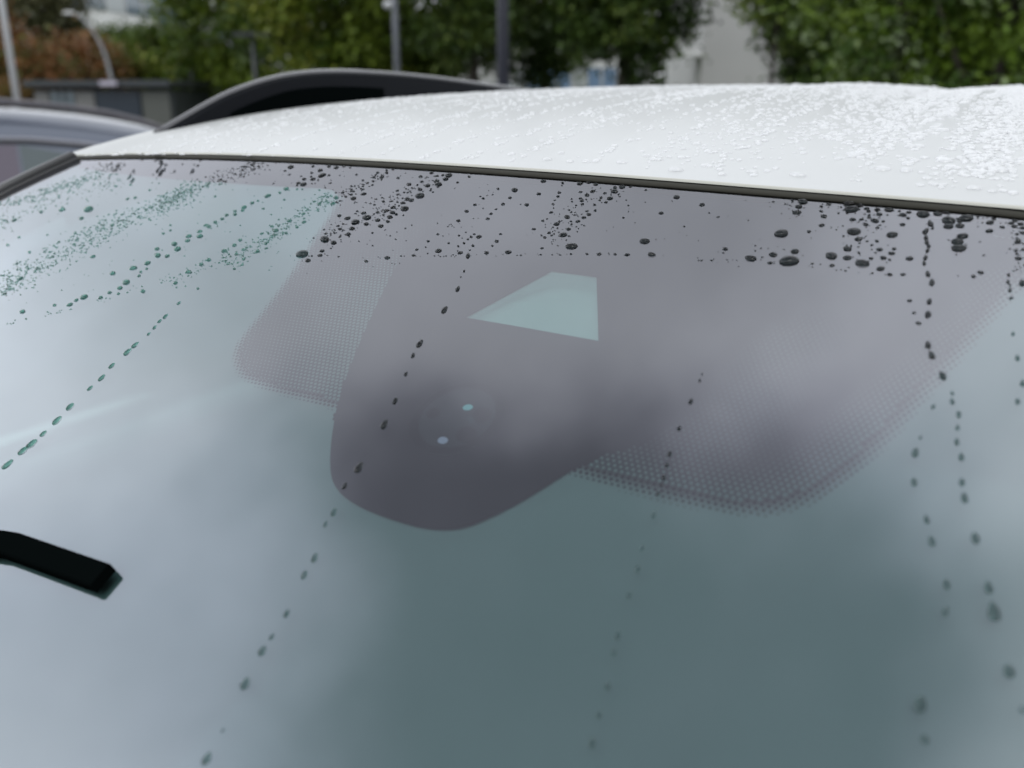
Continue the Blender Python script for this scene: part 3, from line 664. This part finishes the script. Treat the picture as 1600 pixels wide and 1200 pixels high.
def trail(lst, where, grp):
    for i, (x, y, wd) in enumerate(lst):
        a = lst[max(0, i-1)]; b = lst[min(len(lst)-1, i+1)]
        ua_ = to_uv(a[0], a[1]); ub = to_uv(b[0], b[1]); dirn = math.atan2(ua_[1]-ub[1], ua_[0]-ub[0])-pi/2
        ind.append((x, y, wd, 1, dirn, '%s drop from the top of the %s' % (ORD[i], where), grp))
trail(TRA, 'trail crossing the dark panel left of its window', 'drops of the trail over the sensor panel')
trail(TRB, 'thin trail right of centre below the notch', 'drops of the thin centre right trail')
trail(TRC, 'slanting trail down the clear glass at far left', 'drops of the far left trail')
trail(RTRAIL0, 'long right-hand trail leaving the dark band', 'drops of the long right trail')
trail(RTRAIL1, 'short right-hand trail beside the long one', 'drops of the short right trail')
trail(RTRAIL2, 'trail against the right border', 'drops of the right border trail')
pool = []
for lst, reg in ((RIGHT,'top right'),(MIDTOP,'top middle'),(LEFTMID,'top left dark band'),(FARLEFT,'clear far left')):
    for x, y, wd in lst: pool.append((wd, x, y, reg))
pool.sort(reverse=True)
NIND = 290-len(ind)
chosen, rest = pool[:NIND], pool[NIND:]
LONG = {'top right':'top right of the windscreen','top middle':'top middle above the camera window','top left dark band':'top left of the dark band','clear far left':'clear glass far left'}
for reg in LONG:
    big = sorted([q for q in chosen if q[3] == reg and q[0] >= 12.9], key=lambda q: q[1])
    for i, q in enumerate(big):
        lab = '%s large water drop from the left at the %s' % ('first' if i == 0 else ORD[i], LONG[reg])
        ind.append((q[1], q[2], q[0], 0, 0, lab, 'large water drops, '+reg))
    for q in chosen:
        if q[3] == reg and q[0] < 12.9:
            i = min(range(len(big)), key=lambda k: (big[k][1]-q[1])**2+(2*(big[k][2]-q[2]))**2); dx = q[1]-big[i][1]; dy = q[2]-big[i][2]
            hd = math.hypot(dx, dy); far_ = 'far' if hd > 60 else 'well' if hd > 32 else 'slightly' if hd > 15 else 'just'
            dr = ('left of' if dx < 0 else 'right of') if abs(dx) > 2*abs(dy) else ('above' if dy < 0 else 'below') if abs(dy) > 2*abs(dx) else ('upper ' if dy < 0 else 'lower ')+('left of' if dx < 0 else 'right of')
            ind.append((q[1], q[2], q[0], 0, 0, 'small drop %s %s the %s large drop, %s' % (far_, dr, 'first' if i == 0 else ORD[i], reg), 'small water drops, '+reg))
rnd = random.Random(7)
def drop_matrix(px, py, wd, ang, sx=1, sy=.86, sz=1, off=0.0):
    u, v, dist = to_uv(px, py)
    d = wd/FOC*dist; n = (NV+RV*(2*KC*u)).normalized(); t = (RV-n*RV.dot(n)).normalized(); b = n.cross(t)
    # the listed spot is the drop's visual middle: seat it slightly lower than the dome's middle
    o_ = P(u, v, 0)+n*(.00012+off)
    rot = Matrix((t, b, n)).transposed() @ Matrix.Rotation(ang, 3, 'Z')
    return o_, rot, Vector((d*sx, d*sy, d*sz))
for k, (x, y, wd, kind, ang, lab, grp) in enumerate(ind):
    o = bpy.data.objects.new('water_drop', ((tears if over_band(x, y) else (tears_p if y > 520 and x > 300 else tears_c)) if kind else (protos if over_band(x, y) else protos_c))[rnd.randrange(4 if kind else 6)]); COL.objects.link(o)
    if kind:
        loc, rot, scl = drop_matrix(x, y, wd, ang, .78, 1.25 if y < 1000 else 1.0, rnd.uniform(.75, 1.0))
    else:
        loc, rot, scl = drop_matrix(x, y, wd, rnd.uniform(-.35, .35), 1, rnd.uniform(.62, .78), rnd.uniform(.62, .82))
    o.matrix_world = Matrix.LocRotScale(loc, rot.to_quaternion(), scl); tag(o, lab, 'water drop', grp)
# fine spray: everything too small or numerous, one object
SV, SF, SM = [], [], []
vt, ft, mt_ = dome('s', 8, 3, 0, .32, 3); vt = np.array(vt)
vt2, ft2, mt2 = dome('s2', 12, 4, 0, .32, 5); vt2 = np.array(vt2)
def add_small(px, py, wd, big=False):
    wd *= .95
    a, b, c = (vt2, ft2, mt2) if big else (vt, ft, mt_)
    loc, rot, scl = drop_matrix(px, py, wd, rnd.uniform(-.5, .5), rnd.uniform(.95, 1.2), rnd.uniform(.6, .85), rnd.uniform(.6, .9))
    m3 = np.array(rot) @ np.diag(scl); n0 = len(SV); SV.extend((a @ m3.T + np.array(loc)).tolist())
    SF.extend([tuple(i+n0 for i in f) for f in b]); ob = over_band(px, py); SM.extend([q_ if ob or not q_ else 2 for q_ in c])
for wd, x, y, _ in rest: add_small(x, y, wd, True)
def streak(pts, n, lo, hi, half, pw=2.2, taper=0):
    L = [Vector(p) for p in pts]; seg = [(b-a).length for a, b in zip(L, L[1:])]; tot = sum(seg)
    for _ in range(int(n*.85)):
        s = rnd.random()*tot
        for a, b, q in zip(L, L[1:], seg):
            if s <= q: break
            s -= q
        p = a+(b-a)*(s/q); d = (b-a).normalized(); nn = Vector((-d.y, d.x))
        p = p+nn*rnd.gauss(0, half*.55)
        te = 250+ (p.x-400)*.073 if p.x > 400 else 250
        if p.y < te+4 or p.x < -6: continue
        if p.x < 125 and p.y < 305-(p.x*.43): continue
        add_small(p.x, p.y, lo+(hi-lo)*rnd.random()**pw)
streak([(195,254),(150,272),(110,288),(60,305),(0,322)], 430, 1.6, 4.6, 9)
streak([(190,285),(130,300),(60,325),(0,350)], 170, 1.6, 4.5, 14)
streak([(420,256),(370,268),(300,296),(250,318)], 330, 1.6, 4.6, 10)
streak([(300,300),(230,330),(170,358),(110,392),(60,420),(0,456)], 950, 1.6, 4.4, 17)
streak([(400,262),(280,305),(150,355),(60,400),(0,430)], 180, 2.5, 5.5, 9)
streak([(525,302),(480,330),(440,355),(400,385),(350,410)], 330, 1.8, 5, 12)
streak([(380,398),(300,425),(250,440)], 70, 1.8, 4, 10)
streak([(620,266),(560,290),(530,312)], 70, 2, 4.5, 10)
streak([(700,272),(630,305),(570,340),(510,372)], 190, 1.8, 4.5, 16)
streak([(975,291),(925,308),(890,345),(855,372)], 110, 1.6, 3.6, 17)
streak([(1345,318),(1345,415)], 75, 1.6, 3.4, 30)
streak([(1235,312),(1250,335)], 20, 1.6, 3.5, 14)
streak([(1200,312),(1400,328),(1590,345)], 90, 1.6, 4, 9)
streak([(400,396),(250,440),(130,478),(10,506)], 60, 1.8, 4, 3)
streak([(540,403),(700,400),(860,398),(1000,398)], 35, 1.6, 3.2, 2)
streak([(1090,405),(1250,413),(1420,430)], 25, 1.6, 3, 5)
streak([(770,285),(745,330),(690,370)], 22, 1.6, 4, 10)
streak([(1590,350),(1590,430)], 35, 1.8, 4.5, 8)
for _ in range(230): 
    x = rnd.uniform(0, 640); y = rnd.uniform(265, 480-.1*x)
    if x < 130 and y < 320: continue
    add_small(x, y, 1.6+2.2*rnd.random()**2)
for _ in range(70): x = rnd.uniform(640, 1590); add_small(x, rnd.uniform(285+(x-900)*.075, 405), 1.5+2*rnd.random()**3)
me = bpy.data.meshes.new('fine_spray'); me.from_pydata(SV, [], SF); me.materials.append(M['water_small']); me.materials.append(M['wet']); me.materials.append(M['wet_clear'])
me.polygons.foreach_set('material_index', SM); me.polygons.foreach_set('use_smooth', [True]*len(SF))
o = bpy.data.objects.new('fine_rain_spray', me); COL.objects.link(o); tag(o, 'fine rain spray in slanting streaks on the upper windscreen', 'rain spray', kind='stuff')

# beading on the roof paint, one object
RVt, RF = [], []
vt3, ft3, _m = dome('r', 9, 3, 0, .26, 9, base=False); vt3 = np.array(vt3)
rr = random.Random(21)
def roof_drop(u, b, d, el=1.0):
    if abs(u) > .57: return
    z = roof_z(u, b); e = .004
    n = Vector((-(roof_z(u+e, b)-roof_z(u-e, b))/(2*e), -(roof_z(u, b+e)-roof_z(u, b-e))/(2*e), 1)).normalized()
    n = (RV*n.x+BV*n.y+ZV*n.z).normalized(); t = (RV-n*RV.dot(n)).normalized(); bb = n.cross(t); loc = W(u, b, z)
    m3 = np.array(Matrix((t, bb, n)).transposed()) @ np.diag((d*rr.uniform(.85,1.15), d*el*rr.uniform(.85,1.2), d*rr.uniform(.7,1.0)))
    n0 = len(RVt); RVt.extend((vt3 @ m3.T + np.array(loc)).tolist()); RF.extend([tuple(i+n0 for i in f) for f in ft3])
def rstreak(u0, u1, b0, b1, half, n, lo, hi, pw=2):
    for _ in range(n):
        t = rr.random(); u = u0+(u1-u0)*t+rr.gauss(0, half*.55); roof_drop(u, .35+b0+(b1-b0)*t, lo+(hi-lo)*rr.random()**pw)
# dense beaded lanes (u across, b from the windscreen edge backwards)
rstreak(.168,.165,.03,.75,.016,1500,.0022,.0060)
rstreak(.205,.222,.03,.75,.014,800,.0022,.0060)
rstreak(.235,.28,.03,.85,.03,700,.0025,.006)
rstreak(.135,.125,.10,.75,.004,55,.004,.0085,1)
rstreak(.187,.185,.06,.75,.004,45,.004,.008,1)
rstreak(.108,.090,.05,.80,.018,900,.0022,.0062)
rstreak(.128,.120,.03,.80,.006,160,.003,.0075,1)
rstreak(.150,.148,.03,.80,.004,70,.003,.008,1)
rstreak(.078,.040,.10,.80,.022,700,.0022,.0058)
rstreak(.03,-.03,.02,.85,.035,900,.0018,.0045)
rstreak(-.08,-.16,.10,.95,.03,500,.002,.005)
rstreak(-.22,-.30,.05,1.0,.04,500,.002,.0045)
rstreak(-.38,-.42,.02,1.0,.05,600,.002,.0045)
rstreak(.02,.16,.45,.50,.02,200,.003,.0075)
for k in range(22):
    u0 = -.5+k*.038+rr.uniform(-.008,.008); rstreak(u0, u0+rr.uniform(-.02,.02), .01, rr.uniform(.35,.9), rr.uniform(.003,.009), rr.randint(110,260), .0014, .0050, 2.0)
for _ in range(700): roof_drop(rr.uniform(-.56,.36), .36+rr.random()*1.15, .0018+.0042*rr.random()**2.5)
for _ in range(330): roof_drop(rr.uniform(-.1,.34), .72+rr.random()*.5, .004+.006*rr.random()**1.5)
for _ in range(14):                        # flat puddled beads on the front lip
    u = rr.uniform(-.1,.22); roof_drop(u, bedge(u)+.016+rr.random()*.01, rr.uniform(.004,.009), .5)
me = bpy.data.meshes.new('roof_beads'); me.from_pydata(RVt, [], RF); me.materials.append(M['roofwater']); me.polygons.foreach_set('use_smooth', [True]*len(RF))
o = bpy.data.objects.new('roof_rain_beads', me); COL.objects.link(o); tag(o, 'rain beads in streaky lanes all over the white car roof', 'rain beads', kind='stuff')

# ------------------------------------------------------------------ silver car behind left
sv = empty('parked_car', (-3.2, 5.2, 0), 0)
tag(sv, 'silver blue estate car with dark roof rails, parked beyond the left pillar', 'car')
SAZ = R_(61); SA = Vector((sin(SAZ), cos(SAZ), 0)); SB = Vector((-SA.y, SA.x, 0)); SP = Vector(((130-800)/1470.5*4.6, 4.6, 0))
def S(s, b, z): return SP+SA*s+SB*b+ZV*z
def onS(px, py, b=.14):
    d = ray(px, py); n = SB; t = ((SP+SB*b)-Vector((0,0,CAMZ))).dot(n)/d.dot(n); q = Vector((0,0,CAMZ))+d*t; return (q-SP).dot(SA), q.z
rl_ = [onS(x, y) for x, y in ((0,153),(60,157.5),(120,164),(180,173),(230,182),(262,190))]
rs_ = [-3.2,-2.6,-1.6]+[q[0] for q in rl_]+[rl_[-1][0]+.35]; rzv = [1.42,1.56,1.60]+[q[1]-.035 for q in rl_]+[rl_[-1][1]-.16]
rzv[2] = rzv[3]+.01; rzv[1] = rzv[3]-.03
rz_ = lambda u: float(np.interp(u, rs_, rzv))
def sec(u, zr, hood=False):
    if hood: pr = [(.04,.25),(0,.45),(.0,zr-.22),(.05,zr-.08),(.18,zr-.02),(.5,zr),(.9,zr+.01)]
    else: pr = [(.02,.25),(-.02,.6),(0,.95),(.09,zr-.15),(.12,zr-.09),(.20,zr-.035),(.36,zr-.012),(.9,zr-.008)]
    return [S(u, q, z) for q, z in pr]+[S(u, 1.8-q, z) for q, z in pr[-2::-1]]
s1 = rs_[-1]
def hood8(u, zr): 
    pr = [(.04,.25),(0,.45),(.0,zr-.25),(.05,zr-.10),(.12,zr-.05),(.20,zr-.02),(.5,zr),(.9,zr+.01)]
    return [S(u, q, z) for q, z in pr]+[S(u, 1.8-q, z) for q, z in pr[-2::-1]]
st = [hood8(-3.42,.95), hood8(-3.36,1.0)]+[sec(u, rz_(u)) for u in np.linspace(-3.15, s1, 26)]+[sec(s1+.45, 1.22), hood8(s1+.75,1.0), hood8(s1+1.3,.93), hood8(s1+1.6,.82), hood8(s1+1.68,.62)]
loft('body', st, M['silver'], sv, close=True)
def swin(u0, u1, m, name='side_window'):
    z0 = .98
    def pt(u, z):
        f = (z-.95)/(rz_(u)-.15-.95); return S(u, .09*f-.006, z)
    return par(mesh(name, [pt(u0, z0), pt(u1, z0), pt(u1, rz_(u1)-.18), pt(u0, rz_(u0)-.18)], [(0,1,2,3)], m), sv)
xa = onS(26, 230, .05)[0]; xb = onS(31, 230, .05)[0]
swin(-2.7, xa-1.0, M['sideglass_dark']); swin(xa-.93, xa, M['window_lilac']); swin(xb, xb+1.0, M['sideglass_dark'])
mesh_m = tube_data([S(u, .085, rz_(u)-.150) for u in np.linspace(-2.9, s1-.05, 16)], .010, 8)
par(mesh('window_moulding', *mesh_m, M['silver_trim'], None, True), sv)
mesh_m = tube_data([S(u, .088, rz_(u)-.168) for u in np.linspace(-2.9, s1-.05, 16)], .008, 8)
par(mesh('window_gasket', *mesh_m, M['black'], None, True), sv)
for side in (0, 1):
    us3 = np.linspace(-2.75, rl_[-1][0]+.02, 22)
    zz = [rz_(u)+.035*max(0, min(1, (u+2.75)/.3, (us3[-1]-u)/.3+.15)) for u in us3]; bb = .14 if side == 0 else 1.66
    par(mesh('roof_rail', *tube_data([S(u, bb, z-.018) for u, z in zip(us3, zz)], .016, 8), M['dark_rail'], None, True), sv)
    for u in (-2.6, s1+.85):
        wc = S(u, .08 if side == 0 else 1.72, .32)
        for nm, r1, dep, mm in (('wheel', .32, .2, 'tyre'), ('rim', .21, .23, 'rim')):
            bm = bmesh.new(); bmesh.ops.create_cone(bm, segments=24, radius1=r1, radius2=r1*.95, depth=dep, cap_ends=True)
            bmesh.ops.transform(bm, matrix=Matrix.Translation(wc) @ Matrix.Rotation(pi/2-SAZ, 4, 'Z') @ Matrix.Rotation(pi/2, 4, 'X'), verts=bm.verts); q = bmo(nm, bm, M[mm])
            if nm == 'wheel': wh = par(q, sv)
            else: par(q, wh)

# ------------------------------------------------------------------ background
KX = 1470.5
def gx(px, Y): return (px-800)/KX*Y
def hz(py, Y): d = ray(800, py); return CAMZ+d.z/d.y*Y
def pole(name, px, Y, r, h, m, label, cat, extra=None, px_ref_y=120):
    e = empty(name, (gx(px, Y), Y, 0)); tag(e, label, cat)
    tube('pole', [(0,0,0),(0,0,h*.5),(0,0,h)], [r*1.1, r, r*.8], m, e, 14)
    bm = bmesh.new(); box(bm, (0,0,.02), (r*5, r*5, .04)); bmo('base_plate', bm, m, e)
    if extra: extra(e, h)
    return e
def lamp_head(x, z, s, m, nm='lamp_head'):
    def f(e, h): 
        bm = bmesh.new(); box(bm, (x, 0, z if z else h), s, bev=min(s)*.3); lh = bmo(nm, bm, m, e)
        bm = bmesh.new(); box(bm, (x, 0, (z if z else h)-s[2]*.5-.008), (s[0]*.8, s[1]*.7, .015)); bmo('lamp_glass', bm, M['shutter'], lh)
    return f
pole('street_lamp', 26, 14, .045, 6.2, M['pole_white'], 'tall pale galvanised lamp post at the far left edge', 'street lamp', lamp_head(.3, 6.2, (.7,.22,.1), M['pole_white']))
pole('street_lamp', 622, 20, .065, 6.5, M['pole_grey'], 'mid grey lamp post rising behind the black roof rail', 'street lamp', lamp_head(.25, 6.5, (.6,.22,.1), M['pole_grey']))
pole('street_lamp', 786, 8, .050, 5.5, M['pole_dark'], 'thick anthracite lamp post where the roof rail ends', 'street lamp', lamp_head(.0, 5.5, (.34,.34,.12), M['pole_dark']))
pole('sign_post', 302, 30, .05, hz(108,30), M['pole_grey'], 'short grey post beside the kiosk under the green trees', 'post')
Y = 25; h = hz(54, Y)
def tee(e, h):
    bm = bmesh.new(); box(bm, (0,0,h), (1.0,.25,.09), bev=.02); lh = bmo('lamp_bar', bm, M['pole_dark'], e)
pole('parking_lamp', 402, Y, .055, h, M['pole_dark'], 'dark T-shaped parking lamp in front of the green trees', 'street lamp', tee)
# small pale fitting on the 622 lamp
e = [o for o in COL.objects if o.name == 'street_lamp.001'][0]
bm = bmesh.new(); bmesh.ops.create_uvsphere(bm, u_segments=10, v_segments=8, radius=.085); bmesh.ops.transform(bm, matrix=Matrix.Translation((-.13,-.05,hz(8,20)))@Matrix.Diagonal((1.2,.8,1,1)), verts=bm.verts); bmo('floodlight', bm, M['pole_white'], e, True)
# curved lamp
Y = 28.5; e = empty('street_lamp', (gx(178, Y), Y, 0)); tag(e, 'pale curved-arm street lamp bending left above the rust coloured trees', 'street lamp')
cp = [(178,150),(178,125),(175,100),(171,78),(164,58),(155,42),(145,29),(136,22),(128,20)]
tube('curved_pole', [(0,0,0)]+[(gx(x, Y)-gx(178, Y), 0, hz(y, Y)) for x, y in cp], [.075,.065,.06,.055,.048,.042,.038,.034,.03,.028], M['pole_mid'], e, 10)
bm = bmesh.new(); box(bm, (gx(126,Y)-gx(178,Y), 0, hz(20, Y)), (.32,.18,.09), bev=.03); bmo('lamp_head', bm, M['facade'], e)

# kiosk -----------------------------------------------------------------
Y = 27; x0, x1 = gx(42, Y), gx(272, Y); hk = hz(128, Y)
kk = empty('kiosk', ((x0+x1)/2, Y, 0), -.10); tag(kk, 'low flat-roofed site building of grey and navy panels left', 'kiosk'); Wk = x1-x0
def kx(px): return (px-157)/230*Wk
obox('roof_slab', (0, 1.4, hk-.04), (Wk+.15, 3.2, .17), M['kiosk_dark'], kk)
obox('wall', (0, 1.5, (hk-.22)/2), (Wk-.05, 2.7, hk-.23), M['kiosk_dark'], kk)
for a, b, m, nm in ((44,70,'kiosk_grey','wall_panel'),(111,145,'kiosk_grey','wall_panel'),(146,219,'kiosk_navy','roller_door'),(221,268,'kiosk_grey2','wall_panel')):
    obox(nm, ((kx(a)+kx(b))/2, .11, (hk-.25)/2), (kx(b)-kx(a)-.04, .07, hk-.28), M[m], kk)
wn = obox('window', ((kx(71)+kx(110))/2, .12, 1.25), (kx(110)-kx(71)-.05, .05, 1.0), M['win'], kk)
for t in (.33,.66): obox('window_frame', (kx(71)+(kx(110)-kx(71))*t, .08, 1.25), (.05, .06, 1.0), M['kiosk_dark'], wn)
obox('name_board', (kx(180), -.24, hk-.04), (kx(193)-kx(165), .06, .12), M['signlav'], kk)

# buildings -----------------------------------------------------------------
def facade(name, label, Xa, Ya, Xb, Yb, H, storeys, m, depth=10, wz=(.9,2.3), nwin=10, z_first=0, side_m=None, sh=3.0, wm='win'):
    a = Vector((Xa, Ya, 0)); b = Vector((Xb, Yb, 0)); d = (b-a); Lw = d.length; ang = math.atan2(d.y, d.x)
    e = empty(name, a, ang); tag(e, label, 'building')
    obox('wall', (Lw/2, depth/2+.0, H/2), (Lw, depth, H), m, e)
    obox('roof_edge', (Lw/2, depth/2-.02, H+.10), (Lw+.3, depth+.3, .25), m, e)
    for s in range(storeys):
        z0 = z_first+s*sh
        for k in range(nwin):
            cx = (k+.5)*Lw/nwin; ww = Lw/nwin*.9
            f = obox('window', (cx, -.03, z0+(wz[0]+wz[1])/2), (ww, .08, wz[1]-wz[0]), M[wm if (k*7+s*3) % 4 else 'shutter'], e)
            obox('window_frame', (cx+ww/2+Lw/nwin*.05-.02, -.06, z0+(wz[0]+wz[1])/2), (.10, .1, wz[1]-wz[0]), M['frame'], f)
    return e
facade('office_building', 'white office block with grey ribbon windows above the trees upper left', gx(120,54), 54, gx(262,64), 64, 13, 4, M['facade'], nwin=5, z_first=.0, sh=3.1, wz=(.3,1.5))
facade('office_building', 'lower bluish glass-fronted wing right of the white office block', gx(262,66), 66, gx(303,68), 68, hz(12,66), 3, M['shutter'], nwin=3, z_first=.3, sh=2.8, wz=(.5,2.2), wm='blueglass', depth=6)
g = empty('grey_building', (gx(1093,32), 32, 0), -.02); tag(g, 'plain pale grey building wall between the trees right of centre', 'building')
obox('wall', (5, 4, 5.5), (10, 8, 11), M['greywall'], g)
obox('plinth', (5, -.03, .3), (10.05, .1, .6), M['kiosk_grey2'], g)
obox('roof_edge', (5, 4, 11.1), (10.3, 8.3, .25), M['facade'], g)
bx = obox('balcony', (-.65, .6, hz(80,32)-.08), (1.25, 1.3, .16), M['facade'], g)
for k in range(9): obox('baluster', (-1.25+k*.145, -.03, hz(80,32)+.42), (.03,.03,.84), M['facade'], bx)
obox('handrail', (-.65, -.03, hz(80,32)+.86), (1.3,.06,.06), M['facade'], bx)
e = facade('low_building', 'low pale building with blue glazing half hidden behind dark trees', gx(800,46), 46, gx(1010,46), 46, 3.6, 1, M['facade'], nwin=9, z_first=.5, sh=3, wz=(.4,2.4), wm='blueglass', depth=6)
facade('terrace_building', 'grey white building glimpsed behind the green trees left of centre', gx(300,62), 62, gx(800,66), 66, 7.0, 2, M['greywall'], nwin=16, z_first=.3, sh=3.1, wz=(.9,2.2), depth=6)

# trees -----------------------------------------------------------------
def leaves(rg, centers, n, cr, sz, mats_w):
    ci = rg.integers(0, len(centers), n); c = np.array(centers)[ci] + rg.normal(0, cr, (n, 3))*[1,1,.75]
    a = rg.normal(0, 1, (n, 3)); a /= np.linalg.norm(a, axis=1)[:,None]; b = np.cross(a, rg.normal(0, 1, (n, 3))); b /= np.linalg.norm(b, axis=1)[:,None]
    s = sz*rg.uniform(.6, 1.4, (n,1)); a = a*s; b = b*s*.6
    v = np.stack([c-a, c-b*.9+a*.1, c+a, c+b*.9+a*.1], 1).reshape(-1, 3); f = np.arange(4*n).reshape(-1, 4)
    tone = rg.random(len(centers))[ci]*.78+rg.random(n)*.22; mi = np.digitize(tone, mats_w); return v, f, mi
def tree(name, label, px, Y, Rx, z0, z1, key, n, seed, lsz=.12, group=None, trunk_r=.14, nc=90, trunk=True, Ry=None, mw=(.42,.78)):
    rg = np.random.default_rng(seed); X = gx(px, Y); e = empty(name, (X, Y, 0)); tag(e, label, 'tree', group)
    C = []
    zc = (z0+z1)/2; hzz = (z1-z0)/2; Ry = Ry or Rx
    while len(C) < nc:
        q = rg.uniform(-1, 1, 3); r = np.linalg.norm(q)
        if r > 1 or r < .35: continue
        C.append((q[0]*Rx, q[1]*Ry, zc+q[2]*hzz))
    v, f, mi = leaves(rg, C, int(n*1.5), Rx*.12+.10, lsz*.78, mw)
    me = bpy.data.meshes.new('crown'); me.from_pydata(v.tolist(), [], f.tolist())
    for m in M[key]: me.materials.append(m)
    me.polygons.foreach_set('material_index', mi.tolist()); o = bpy.data.objects.new('crown', me); COL.objects.link(o); o.parent = e
    if trunk:
        tv, tf = tube_data([(0,0,0),(.05,0,z0+.3),(-.08,.05,zc),(0,0,z1-.5)], [trunk_r*1.3, trunk_r, trunk_r*.6, trunk_r*.15], 9)
        for k in range(6):
            a = rg.uniform(0, 6.28); zb = z0+.2+rg.random()*(zc-z0); p0 = Vector((0,0,zb)); p1 = p0+Vector((cos(a)*Rx*.4, sin(a)*Ry*.4, .6)); p2 = p0+Vector((cos(a)*Rx*.75, sin(a)*Ry*.75, 1.5))
            a1, b1_ = tube_data([p0, p1, p2], [trunk_r*.5, trunk_r*.3, trunk_r*.1], 6); n0 = len(tv); tv += a1; tf += [tuple(i+n0 for i in q) for q in b1_]
        mesh('trunk', tv, tf, M['bark'], e, True)
    return e
T = tree
T('maple_tree','rust orange autumn tree at the far left behind the pale pole',30,30,2.3,.6,hz(42,30),'l_rust',9000,1,.12)
T('maple_tree','rust and green autumn tree behind the site building',125,33,1.9,.6,hz(62,33),'l_rust',7000,2,.12, mw=(.25,.6))
T('broadleaf_tree','tall olive green tree at the upper left corner',50,38,2.4,1.5,8.5,'l_olive',15000,3,.13)
T('broadleaf_tree','dull olive tree in front of the white office block',122,44,1.7,.8,hz(30,44),'l_olive',8000,4,.13)
T('broadleaf_tree','small green tree below the office block windows',212,38,1.7,.6,hz(46,38),'l_green',7000,5,.12, mw=(.6,.92))
T('broadleaf_tree','small bright green tree right of the office windows',268,36,1.7,.6,hz(38,36),'l_green',7500,6,.12, mw=(.5,.85))
T('broadleaf_tree','green tree behind the T-shaped parking lamp',375,31,2.3,.8,8,'l_green',17000,7,.12, mw=(.45,.85))
T('broadleaf_tree','yellow green tree above the arch of the black roof rail',505,27,2.3,.7,8,'l_green',18000,8,.11, mw=(.35,.75))
T('broadleaf_tree','deep green tree around the mid grey lamp post',640,29,2.4,.8,8,'l_green',17000,9,.12, mw=(.62,.92))
T('broadleaf_tree','green tree with a visible dark trunk left of the thick post',738,24,1.9,2.3,8,'l_dark',14000,10,.11, trunk_r=.12, mw=(.3,.7))
T('broadleaf_tree','green tree just right of the thick anthracite post',850,30,2.3,1.9,8,'l_dark',15000,11,.12, mw=(.3,.7))
T('broadleaf_tree','dark spreading tree with a thick forked trunk in the centre right',975,22,1.45,1.9,7.5,'l_dark',14000,12,.11, trunk_r=.20, mw=(.5,.85))
T('broadleaf_tree','light yellow green branches hanging before the grey wall',1200,17,1.15,2.72,6.5,'l_green',7500,13,.08, trunk_r=.03, mw=(.3,.7))
T('broadleaf_tree','dark dense tree right of the grey wall',1282,18,1.05,.8,6.5,'l_dark',15000,14,.09, mw=(.45,.85))
T('broadleaf_tree','wet shining green tree at the upper right',1405,12.5,1.15,.7,5.5,'l_wet',13000,15,.062, nc=70, mw=(.4,.78))
T('broadleaf_tree','wet bright green tree at the right border',1560,11.5,1.25,.6,5.5,'l_wet',14000,16,.060, nc=70, mw=(.36,.76))
T('broadleaf_tree','dark tree filling the gap behind the wet trees',1490,19,2.4,.4,7,'l_dark',13000,17,.12, mw=(.6,.95))
# far mass of trees
rg = np.random.default_rng(99); C = []
for px in np.arange(-200, 1900, 9):
    Yy = 72+rg.uniform(-3, 3); top_ = 6.2+rg.uniform(-1, 1) if not 110 < px < 320 else 4.6
    for z in np.arange(.3, top_, .8): C.append((gx(px, Yy)+rg.normal(0,.3), Yy, z))
v, f, mi = leaves(rg, C, 42000, .55, .26, (.5,.85))
me = bpy.data.meshes.new('far_woodland'); me.from_pydata(v.tolist(), [], f.tolist())
for m in M['l_dark']: me.materials.append(m)
me.polygons.foreach_set('material_index', mi.tolist()); o = bpy.data.objects.new('far_woodland', me); COL.objects.link(o)
tag(o, 'far off mass of dark green trees closing the view', 'trees', kind='stuff')
# clipped hedge along the kerb under the trees
C = [(x, 25.2+rg.normal(0,.15), z) for x in np.arange(-6.5, 26, .25) if not 4.8 < x < 6.9 for z in (.3,.7,1.1,1.4)]
v, f, mi = leaves(rg, C, 30000, .2, .10, (.55,.9))
me = bpy.data.meshes.new('hedge'); me.from_pydata(v.tolist(), [], f.tolist())
for m in M['l_dark']: me.materials.append(m)
me.polygons.foreach_set('material_index', mi.tolist()); o = bpy.data.objects.new('hedge', me); COL.objects.link(o)
tag(o, 'low dark hedge along the kerb of the car park', 'hedge', kind='stuff')
